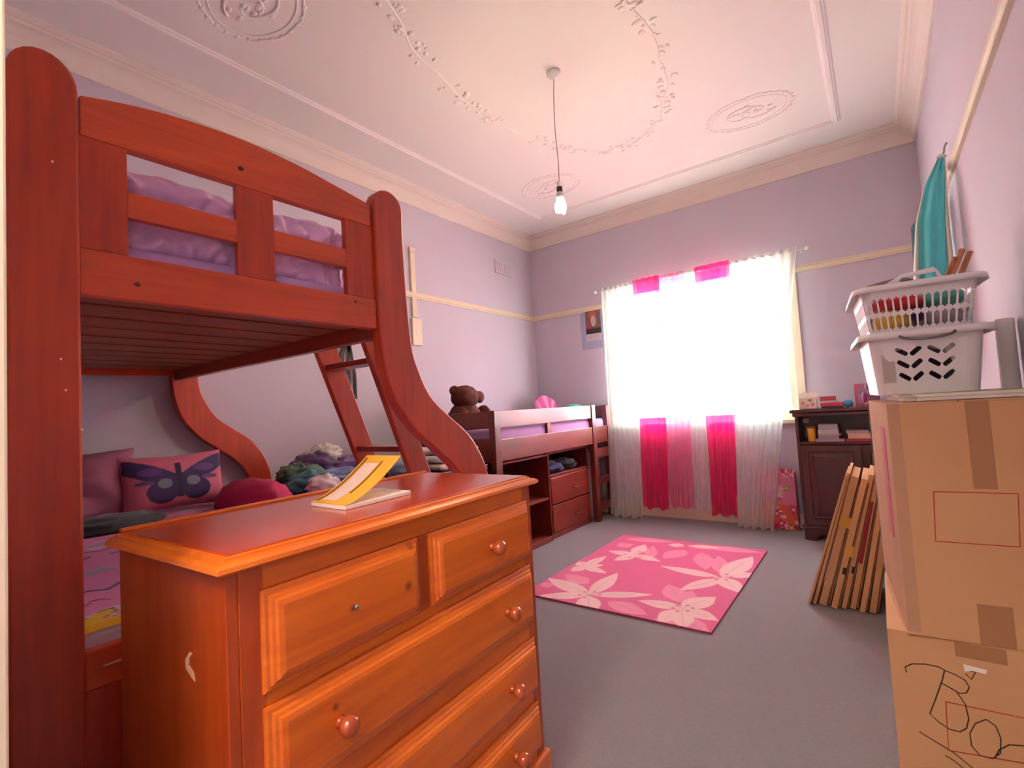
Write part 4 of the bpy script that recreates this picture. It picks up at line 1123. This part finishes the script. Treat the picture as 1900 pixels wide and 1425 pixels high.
def stroke(t, pxs, r_, m, name='marker_line', closed=False):
    P = [face_pt(t, *q, 0) for q in pxs]
    if closed: P = P+[P[0]]
    b = MB()
    b.tube([(p[0], -0.0004, p[1]) for p in P], r_, 6)
    b.v = [(x, max(y, -0.0012), z) for x, y, z in b.v]
    return b.build(name, m, t, local=True, fix=False)
stroke(ub, [(1732, 912), (1889, 916), (1893, 1015), (1736, 1004)], 0.0017, M['red_ink'], 'printed_rectangle', True)
stroke(lb, [(1755, 1302), (1908, 1334), (1912, 1418), (1760, 1392)], 0.0017, M['red_ink'], 'printed_rectangle', True)
zq = lambda L_: [(1580+a/1.9125, 680+c/1.9125) for a, c in L_]
for s_ in ([(195, 1085), (190, 1066), (215, 1055), (262, 1056), (310, 1066), (330, 1078)],
           [(330, 1078), (322, 1112), (300, 1175), (278, 1232), (310, 1262), (350, 1288), (385, 1296), (408, 1284), (416, 1250), (404, 1200), (372, 1152), (318, 1122)],
           [(330, 1078), (365, 1092), (402, 1112), (418, 1138), (408, 1158), (384, 1160), (318, 1122)],
           [(478, 1252), (440, 1266), (420, 1300), (426, 1346), (456, 1380), (500, 1392), (528, 1372), (530, 1320), (512, 1276), (478, 1252)],
           [(240, 1295), (300, 1332), (360, 1368), (430, 1425)], [(332, 1380), (360, 1396), (400, 1428)], [(508, 1390), (524, 1360), (560, 1342), (612, 1346)],
           [(410, 1078), (440, 1086), (425, 1110), (405, 1090)]):
    stroke(lb, zq(s_), 0.0016, M['ink_and_gap_black'])
p0, p1 = face_pt(ub, 1795, 800, 0), face_pt(ub, 1852, 908, 0)
hU = 1.148-LZ
MB().box(p0[0], p1[0], -0.0009, -0.0001, p1[1], hU+0.002).build('tape', M['tape'], ub, local=True)
p2 = face_pt(ub, 1812, 1120, 0); p3 = face_pt(ub, 1885, 1180, 0)
MB().box(p2[0], p3[0], -0.0009, -0.0001, 0.0, p2[1]).build('tape', M['tape'], ub, local=True)
p2 = face_pt(lb, 1770, 1190, 0); p3 = face_pt(lb, 1870, 1235, 0)
MB().box(p2[0], p3[0], -0.0009, -0.0001, p3[1], LZ-0.006).build('tape', M['tape'], lb, local=True)
p2 = face_pt(lb, 1787, 1232, 0)
MB().prism([(p2[0], p2[1]), (p2[0]+0.05, p2[1]-0.004), (p2[0]+0.045, p2[1]-0.016), (p2[0]+0.02, p2[1]-0.013), (p2[0]+0.002, p2[1]-0.02)], 'y', -0.0016, -0.0009).build('torn_paper', M['paper'], lb, local=True)
# film wrap around the left side of the upper box
b = MB()
dU = -2.56-(YB-0.012)
def film(u, v):
    # wraps from the left face round onto the front
    if u < 0.7:
        t = u/0.7; p = (-0.006-0.008*math.sin(math.pi*t)-0.004*noise.noise(Vector((t*5, v*6, 1))), dU*(1-t))
    else:
        t = (u-0.7)/0.3; p = (-0.005+0.035*t, -0.0035-0.003*abs(noise.noise(Vector((t*4, v*9, 5))))*(1-t))
    return (p[0], p[1], 0.01+(hU+0.012)*v)
b.grid(film, 30, 40)
b.build('film_wrap', M['film'], ub, smooth=True, local=True, fix=False)
MB().box(-0.003, -0.0005, 0.12, 0.22, 0.25, 0.60).build('side_label', plain('pink_label', (206, 90, 100), 0.6, 0.2, 20), ub, local=True)
# third carton the flat boxes rest on
carton('closed cardboard box behind the near stack, by the right wall', 3.40, 3.735, -2.38, -1.30, 0.0, 0.86, 0.0)
# flattened cartons leaning on it
NF = 8
fl = [(1497, 1110, 1577, 880), (1508, 1120, 1583, 872), (1522, 1128, 1590, 866), (1545, 1130, 1597, 866), (1567, 1130, 1606, 866), (1592, 1132, 1614, 868), (1612, 1142, 1621, 874), (1632, 1150, 1632, 886)]
flab = ['outermost dark-edged', 'second', 'third, widest, with yellow tape,', 'fourth', 'fifth', 'sixth, red edged,', 'seventh', 'innermost']
xacc = 2.945
for k in range(NF):
    th = (0.016, 0.020, 0.052, 0.040, 0.030, 0.036, 0.034, 0.040)[k]
    xb = xacc; yb = -1.83+0.014*(k % 3)
    xacc += th+0.008
    xt = xb+0.235-0.013*k; ztp = 0.735+0.014*math.sin(k*1.7)
    d_ = 0.42+0.05*(k % 2)
    t = thing('flattened_box', flab[k]+' flattened carton of the leaning row, from the left', 'cardboard', (xb, yb, 0), 0, 'flattened cardboard boxes leaning by the stack')
    dirv = Vector((xt-xb, 0, ztp)).normalized(); nrm = Vector((dirv.z, 0, -dirv.x))
    Ln = math.hypot(xt-xb, ztp)
    def sheet(name, m, o0, o1, l0, l1, y0, y1, t=t, dirv=dirv, nrm=nrm, xb=xb, yb=yb):
        vs_ = []
        for o_ in (o0, o1):
            for l_ in (l0, l1):
                for y_ in (y0, y1):
                    p = Vector((xb, yb, 0.0))+dirv*l_+nrm*o_; vs_.append((p.x, yb+y_, max(p.z, 0.001)))
        return MB().add(vs_, [(0,1,3,2),(4,6,7,5),(0,4,5,1),(2,3,7,6),(0,2,6,4),(1,5,7,3)]).build(name, m, t)
    sheet('outer_sheet', M['card'], 0.0, th*0.70, 0.01, Ln, 0.0, d_)
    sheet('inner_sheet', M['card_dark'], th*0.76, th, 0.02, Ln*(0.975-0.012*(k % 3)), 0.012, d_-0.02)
    if k in (2, 3): sheet('tape', plain('yellow_tape', (206, 156, 60), 0.5), -0.001, th+0.001, Ln*(0.62-0.2*(k-2)), Ln*(0.70-0.2*(k-2)), -0.0015, 0.05)
    if k == 5: sheet('red_edge', plain('red_print', (140, 26, 36), 0.6), -0.001, th*0.5, Ln*0.35, Ln*0.8, -0.0015, 0.06)
    if k in (3, 4): sheet('gap_shade', M['ink_and_gap_black'], th*0.3, th*0.7, Ln*0.28, Ln*0.33, -0.001, 0.03)  # black strip painted as the shade inside a gap between layers

# ================================================================== LAUNDRY BASKETS
TBZ = 1.1535
BCX, BCY = 3.480, -2.775
MAGZ = TBZ+0.022
RBK = math.radians(5.0)
def rrect(hx, hy, r, n=6):
    P = []
    for (sx, sy, a0) in ((1, 1, 0), (-1, 1, 90), (-1, -1, 180), (1, -1, 270)):
        for k in range(n+1):
            a = math.radians(a0+90*k/n)
            P.append((sx*(hx-r)+r*math.cos(a), sy*(hy-r)+r*math.sin(a)))
    return P
def ring_rows(rows, n=6):
    """rows: (hx, hy, r, z); returns MB with closed quads"""
    b = MB(); loops = [[(x, y, z) for x, y in rrect(hx, hy, r, n)] for hx, hy, r, z in rows]
    m_ = len(loops[0])
    vs_ = [p for l in loops for p in l]
    fs = [(i*m_+j, i*m_+(j+1) % m_, (i+1)*m_+(j+1) % m_, (i+1)*m_+j) for i in range(len(loops)-1) for j in range(m_)]
    return b.add(vs_, fs)
def thick(b, name, m, parent, t=0.003):
    o = b.build(name, m, parent, local=True, smooth=False)
    bm = bmesh.new(); bm.from_mesh(o.data)
    bmesh.ops.solidify(bm, geom=bm.faces[:], thickness=t)
    bm.to_mesh(o.data); bm.free()
    return o
M['bask'] = plain('white_basket', (248, 246, 247), 0.38, 0.02, 5.0)
# lower basket: solid side walls with slanted slots on the ends
BH1 = 0.205
HX0, HY0, HX1, HY1 = 0.133, 0.195, 0.152, 0.218
bk1 = thing('laundry_basket', 'lower white laundry basket with slanted slots, on the stacked boxes', 'laundry basket', (BCX, BCY, MAGZ), RBK)
def slotted_face(slots, P):
    """flat sheet in (u,v) with slot holes -> mesh through map P"""
    bm = bmesh.new(); edges = []
    def loop(pts):
        vs2 = [bm.verts.new((a, c, 0)) for a, c in pts]
        for i in range(len(vs2)): edges.append(bm.edges.new((vs2[i], vs2[(i+1) % len(vs2)])))
    loop([(0, 0), (0.25, 0), (0.5, 0), (0.75, 0), (1, 0), (1, 0.5), (1, 1), (0.75, 1), (0.5, 1), (0.25, 1), (0, 1), (0, 0.5)])
    for s_ in slots: loop(s_)
    bmesh.ops.triangle_fill(bm, use_beauty=True, use_dissolve=False, edges=edges)
    bm.verts.ensure_lookup_table()
    vs_ = [P(v.co.x, v.co.y) for v in bm.verts]; bm.verts.index_update()
    fs = [tuple(v.index for v in f.verts) for f in bm.faces]
    bm.free()
    return vs_, fs
def slot(cx_, cz_, ang, ln, wd, asp):
    P = []
    for k in range(12):
        a = 2*math.pi*k/12
        x, z = ln/2*np.sign(math.cos(a))*abs(math.cos(a))**0.45, wd/2*np.sign(math.sin(a))*abs(math.sin(a))**0.45
        P.append((cx_+(x*math.cos(ang)-z*math.sin(ang))/asp, cz_+x*math.sin(ang)+z*math.cos(ang)))
    return P
rc = 0.045
asp = 2*(HX0+HX1)/2/BH1*0.75
slots = []
for gx in (0.275, 0.69):
    for r_ in range(3):
        slots.append(slot(gx-0.092, 0.69-0.205*r_, math.radians(-35), 0.19, 0.076, asp))
        slots.append(slot(gx+0.092, 0.69-0.205*r_, math.radians(40), 0.19, 0.076, asp))
b = MB()
def lerp(a, c, t): return a+(c-a)*t
side_slots = [slot(gx, zz2, 1.2, 0.16, 0.05, asp*1.6) for gx in (0.15, 0.27, 0.39, 0.61, 0.73, 0.85) for zz2 in (0.35, 0.62)]
for sk in (0.0, 0.003):
    for sgn in (-1, 1):
        P = lambda u, v, sgn=sgn: ((lerp(HX0, HX1, v)-rc)*(2*u-1), sgn*(lerp(HY0, HY1, v)-sk), BH1*v)
        b.add(*slotted_face(slots, P))
        P2 = lambda u, v, sgn=sgn: (sgn*(lerp(HX0, HX1, v)-sk), (lerp(HY0, HY1, v)-rc)*(2*u-1), BH1*v)
        b.add(*slotted_face(side_slots, P2))
    for (sx, sy) in ((1, 1), (-1, 1), (-1, -1), (1, -1)):
        def C_(u, v, sx=sx, sy=sy):
            a = math.pi/2*u
            return (sx*(lerp(HX0, HX1, v)-rc+(rc-sk)*math.cos(a)), sy*(lerp(HY0, HY1, v)-rc+(rc-sk)*math.sin(a)), BH1*v)
        b.grid(C_, 6, 4)
b.build('basket_wall', M['bask'], bk1, local=True, fix=False)
MB().prism(rrect(HX0-0.001, HY0-0.001, rc), 'z', 0.0, 0.004).build('basket_floor', M['bask'], bk1, local=True)
rim = ring_rows([(HX1-0.003, HY1-0.003, rc, BH1-0.004), (HX1+0.02, HY1+0.02, rc+0.02, BH1-0.002), (HX1+0.027, HY1+0.027, rc+0.025, BH1-0.018), (HX1+0.030, HY1+0.030, rc+0.025, BH1-0.018), (HX1+0.026, HY1+0.026, rc+0.025, BH1+0.004), (HX1-0.001, HY1-0.001, rc, BH1+0.004), (HX1-0.003, HY1-0.003, rc, BH1-0.004)])
rim.build('rim', M['bask'], bk1, local=True, smooth=True)
MB().box(-0.118, -0.084, -lerp(HY0, HY1, 0.35)-0.0045, -lerp(HY0, HY1, 0.35)-0.0025, 0.04, 0.135).build('sticker', plain('basket_sticker', (196, 184, 180), 0.5, 0.12, 30), bk1, local=True)
# grip hole on the near end, its shade painted as a grey arc
MB().tube([(0.07*math.cos(a), -HY1-0.032, BH1-0.012-0.018*math.sin(a)) for a in [math.pi*i/10 for i in range(11)]], 0.004, 6).build('grip_hole_shade', plain('grip_shadow', (120, 112, 118), 0.5), bk1, local=True, smooth=True)
# upper basket: two rows of oblong holes
BH2 = 0.155
GX0, GY0, GX1, GY1 = 0.136, 0.197, 0.156, 0.220
b2z = MAGZ+BH1+0.006
bk2 = thing('laundry_basket', 'upper white lattice laundry basket full of coloured clothes', 'laundry basket', (BCX-0.005, BCY, b2z), RBK)
def per(v, n): return rrect(lerp(GX0, GX1, v), lerp(GY0, GY1, v), rc, n)
def walk(v, s_):
    P = per(v, 8); P = P+[P[0]]
    L_ = [0]
    for i in range(len(P)-1): L_.append(L_[-1]+math.dist(P[i], P[i+1]))
    t = s_*L_[-1]
    for i in range(len(P)-1):
        if t <= L_[i+1]:
            k = (t-L_[i])/(L_[i+1]-L_[i]+1e-12)
            return (lerp(P[i][0], P[i+1][0], k), lerp(P[i][1], P[i+1][1], k))
    return P[-1]
NH = 66
cols_ = NH*4
levels = [0.0, 0.06, 0.09, 0.13, 0.30, 0.34, 0.37, 0.42, 0.45, 0.49, 0.68, 0.72, 0.75, 0.88, 1.0]
holes_ = {}
b = MB()
vid = {}
vs_ = []
for j, lv in enumerate(levels):
    for i in range(cols_):
        p = walk(lv, i/cols_); vs_.append((p[0], p[1], BH2*lv))
fs = []
for j in range(len(levels)-1):
    for i in range(cols_):
        c_ = i % 4
        inrow = (2 <= j <= 4) or (8 <= j <= 10)
        endrow = j in (1, 5, 7, 11)
        if inrow and c_ != 0: continue
        if endrow and c_ == 2: continue
        fs.append((j*cols_+i, j*cols_+(i+1) % cols_, (j+1)*cols_+(i+1) % cols_, (j+1)*cols_+i))
b.add(vs_, fs)
thick(b, 'basket_wall', M['bask'], bk2, 0.003)
MB().prism(rrect(GX0-0.001, GY0-0.001, rc), 'z', 0.0, 0.004).build('basket_floor', M['bask'], bk2, local=True)
ring_rows([(GX1-0.003, GY1-0.003, rc, BH2-0.004), (GX1+0.016, GY1+0.016, rc+0.015, BH2-0.002), (GX1+0.022, GY1+0.022, rc+0.02, BH2-0.016), (GX1+0.025, GY1+0.025, rc+0.02, BH2-0.016), (GX1+0.021, GY1+0.021, rc+0.02, BH2+0.004), (GX1-0.001, GY1-0.001, rc, BH2+0.004), (GX1-0.003, GY1-0.003, rc, BH2-0.004)]).build('rim', M['bask'], bk2, local=True, smooth=True)
MB().tube([(-0.055, -GY1-0.012, BH2+0.004), (-0.045, -GY1-0.016, BH2+0.022), (0.045, -GY1-0.016, BH2+0.026), (0.055, -GY1-0.012, BH2+0.004)], 0.006, 8).build('handle', M['bask'], bk2, local=True, smooth=True)
# clothes in the baskets
cs, sn = math.cos(RBK), math.sin(RBK)
def inb(x, y): return (BCX+x*cs-y*sn, BCY+x*sn+y*cs)
for k, (x, y, z, r_, rgb, lab) in enumerate((
    (-0.066, -0.10, 0.045, (0.060, 0.082, 0.044), (214, 176, 60), 'yellow garment showing through the left of the upper basket'),
    (-0.048, -0.10, 0.105, (0.074, 0.084, 0.034), (190, 40, 44), 'red garment above the yellow one in the upper basket'),
    (0.074, -0.10, 0.105, (0.058, 0.084, 0.034), (96, 176, 168), 'teal garment at the right of the upper basket'),
    (0.060, -0.10, 0.042, (0.062, 0.084, 0.036), (176, 166, 168), 'grey garment low on the right of the upper basket'),
    (0.0, -0.10, 0.055, (0.030, 0.085, 0.026), (54, 44, 96), 'indigo garment in the middle of the upper basket'),
    (0.0, 0.08, 0.07, (0.11, 0.085, 0.06), (70, 62, 66), 'charcoal garment at the far end of the upper basket'))):
    p = inb(x, y)
    crumple('garment', cloth(rgb, 'basket_cloth'), (p[0], p[1], b2z+z), r_, 71+k, lab, 'clothing', 'clothes in the upper basket', amp=0.18, freq=1.8, nu=26, nv=16, flat=b2z+0.006)
p = inb(0, 0)
crumple('garment', cloth((60, 48, 62), 'dark_linen'), (p[0], p[1], MAGZ+0.09), (0.10, 0.15, 0.075), 81, 'dark purple linen filling the lower basket', 'clothing', amp=0.12, freq=1.6, flat=MAGZ+0.006)
# things sticking out of the upper basket
p = inb(-0.085, -0.02)
tag(cushion('felt_hat', cloth((118, 108, 112), 'grey_felt'), (p[0]+0.01, p[1], b2z+BH2+0.020), 0.17, 0.15, 0.06, rotm(0.05, -0.15, RBK), 20, 14), 'grey felt hat resting on the left rim of the upper basket', 'hat')
p = inb(-0.005, -0.14)
tag(MB().tube([(p[0]-0.07, p[1], b2z+BH2+0.018), (p[0]-0.02, p[1]+0.02, b2z+BH2+0.045), (p[0]+0.06, p[1]+0.03, b2z+BH2+0.055)], 0.006, 8).build('coat_hanger', M['white_pl'], None, smooth=True), 'white plastic hanger arm lying over the upper basket', 'coat hanger')
for k in range(3):
    x0 = 3.515+0.020*k; y0 = -2.665; x1_ = 3.622+0.020*k
    z0_, z1_ = b2z+0.03, 1.668+0.020*(k % 2)+0.006*k
    b = MB().add([(x0, y0, z0_), (x0+0.017, y0, z0_), (x0+0.017, y0+0.03, z0_), (x0, y0+0.03, z0_), (x1_, y0, z1_), (x1_+0.017, y0, z1_-0.005), (x1_+0.017, y0+0.03, z1_-0.005), (x1_, y0+0.03, z1_)],
                 [(0,3,2,1),(4,5,6,7),(0,1,5,4),(1,2,6,5),(2,3,7,6),(3,0,4,7)])
    tag(b.build('wooden_block', wood('block_wood', (150, 84, 50), (196, 130, 84), 'z', 0.6, coat=0), None, 0.003), ['left', 'middle', 'right'][k]+' wooden slat of the three sticking out of the upper laundry basket', 'wood slat', 'wooden slats in the upper basket')

# papers on the upper carton, under the baskets
for k, (hx0, hx1, hy0, hy1, rz, c_, lab) in enumerate(((-0.11, 0.20, -0.33, 0.10, 0.02, (206, 190, 150), 'cream magazine lying lowest under the lower laundry basket'),
                                                      (-0.10, 0.205, -0.30, 0.12, -0.05, (176, 184, 120), 'green and white magazine on the cream one, under the basket'))):
    t = thing('magazine', lab, 'magazine', (3.505, -2.80, TBZ+0.0008+0.0106*k), RB+rz)
    m_ = plain('magazine_cover', c_, 0.4, 0.35, 26)
    MB().box(hx0, hx1, hy0, hy1, 0, 0.009).build('pages', M['paper'], t, local=True)
    MB().box(hx0-0.001, hx1+0.001, hy0-0.001, hy1+0.001, 0.009, 0.0103).build('cover', m_, t, local=True)
t = crumple('plastic_wrap', M['film'], (3.415, -3.145, TBZ+0.006), (0.035, 0.035, 0.018), 91, 'crumpled clear plastic on the front left of the upper box', 'plastic wrap', amp=0.4, flat=TBZ+0.001)
# white tube behind the baskets
tag(MB().lathe([(0.024, 0), (0.026, 0.004), (0.026, 1.412), (0.022, 1.414)], (3.7305, -2.70, 0.001), 'z', 16).build('paper_roll', M['paper'], None, smooth=True), 'long white paper roll standing by the right wall behind the baskets', 'paper roll')

# ================================================================== HANGING DRESS
hg = thing('hanging_dress', 'turquoise dress with white edging hanging from the right picture rail', 'dress', (3.66, -1.72, 1.30))
MB().tube([(3.745, -1.72, 2.44), (3.735, -1.72, 2.42), (3.733, -1.72, 2.40), (3.725, -1.72, 2.375)], 0.005, 8).build('nail_hook', M['steel'], hg, smooth=True)
MB().tube([(3.735, -1.73, 2.37), (3.72, -1.72, 2.385), (3.70, -1.72, 2.375)], 0.007, 8).build('peg', M['white_pl'], hg, smooth=True)
def interp(v, P):
    for (a, pa), (c, pc_) in zip(P, P[1:]):
        if v <= c: return lerp(pa, pc_, (v-a)/(c-a))
    return P[-1][1]
LE = [(0, 3.708), (0.12, 3.645), (0.30, 3.603), (0.53, 3.587), (1.0, 3.570)]
RE = [(0, 3.730), (0.12, 3.722), (0.30, 3.708), (0.53, 3.698), (1.0, 3.690)]
def sheetlet(f0, f1, dy, amp, z0=2.37, z1=1.32, nu_=16):
    g = MB()
    for sgn in (1, -1):
        g.grid(lambda u, v, sgn=sgn: (lerp(f0(v), f1(v), u), -1.72+dy-sgn*(0.004+0.030*math.sin(math.pi*u)*min(1, 2*v))+amp*math.sin(u*11+v*2), lerp(z0, z1, v)), nu_, 30)
    return g
L0 = lambda v: interp(v, LE); R0 = lambda v: interp(v, RE)
M['turq'] = plain('turquoise_satin', (92, 216, 226), 0.45, 0.16, 6, bump=0.2, bscale=12, sheen=0.3)
sheetlet(L0, R0, 0, 0.006).build('skirt', M['turq'], hg, smooth=True, fix=False)
sheetlet(R0, lambda v: R0(v)+0.004+0.036*min(1, v*2)*0.6, 0, 0.002, nu_=5).build('side_trim', plain('ivory_trim', (232, 228, 216), 0.6), hg, smooth=True, fix=False)
sheetlet(lambda v: L0(v)-0.004-0.05*max(0, v-0.12), L0, 0, 0.002, nu_=5).build('side_trim', plain('pale_lime_trim', (214, 226, 206), 0.6), hg, smooth=True, fix=False)
# second garment further along the rail
gg = thing('hanging_shirt', 'grey-green shirt hanging on the rail behind the turquoise dress', 'shirt', (3.66, -1.45, 1.40))
MB().tube([(3.735, -1.45, 2.33), (3.715, -1.45, 2.345), (3.70, -1.45, 2.30), (3.69, -1.45, 2.16)], 0.004, 8).build('hook', M['steel'], gg, smooth=True)
for dy in (-0.02, 0.02):
    MB().grid(lambda u, v: (3.588+0.16*u-0.02*v, -1.45+dy+0.010*math.sin(u*9+v*3), (2.11+0.10*math.sin(u*2.2))*(1-v)+1.40*v), 16, 24).build('shirt_side', cloth((110, 150, 158), 'greygreen_cloth'), gg, smooth=True, fix=False)

# ================================================================== PENDANT LAMP
LX, LY = 1.883, -2.449
pl = thing('pendant_lamp', 'bare bulb hanging on a twisted cord from the ceiling rose', 'pendant lamp', (LX, LY, HL))
MB().lathe([(0.045, 0), (0.043, -0.018), (0.030, -0.034), (0.012, -0.042), (0.006, -0.05)], (LX, LY, HL), 'z', 20).build('ceiling_rose', M['white_pl'], pl, smooth=True)
pts = []
for i in range(21):
    t = i/20
    pts.append((LX-0.012*math.sin(min(1, t*5)*math.pi/2)*1.0+0.004*math.sin(t*9), LY-0.004*math.sin(t*7), HL-0.05-0.66*t))
MB().tube(pts, 0.0032, 6).build('cord', plain('grey_cord', (196, 176, 172), 0.6), pl, smooth=True)
bx_, by_, bz_ = pts[-1]
MB().lathe([(0.006, 0.006), (0.014, 0.0), (0.016, -0.03)], (bx_, by_, bz_), 'z', 16).build('lampholder', M['white_pl'], pl, smooth=True)
MB().lathe([(0.017, -0.03), (0.018, -0.034), (0.018, -0.058), (0.016, -0.062)], (bx_, by_, bz_), 'z', 16).build('holder_ring', plain('dark_ring', (70, 60, 60), 0.4), pl, smooth=True)
bb = MB().lathe([(0.014, -0.060), (0.022, -0.072), (0.026, -0.10), (0.024, -0.118), (0.010, -0.124)], (bx_, by_, bz_), 'z', 18).build('bulb_base', M['white_pl'], pl, smooth=True)
hel = []
for i in range(90):
    t = i/89; a = t*2*math.pi*3.2
    r_ = 0.021+0.008*math.sin(math.pi*t)
    hel.append((bx_+r_*math.cos(a), by_+r_*math.sin(a), bz_-0.126-0.066*t))
M['bulb'] = plain('glowing_tube', (255, 240, 225), 0.3, 0.0, emit=(255, 230, 186), estr=BULB_STRENGTH)
MB().tube(hel, 0.0075, 8).build('bulb', M['bulb'], pl, smooth=True)
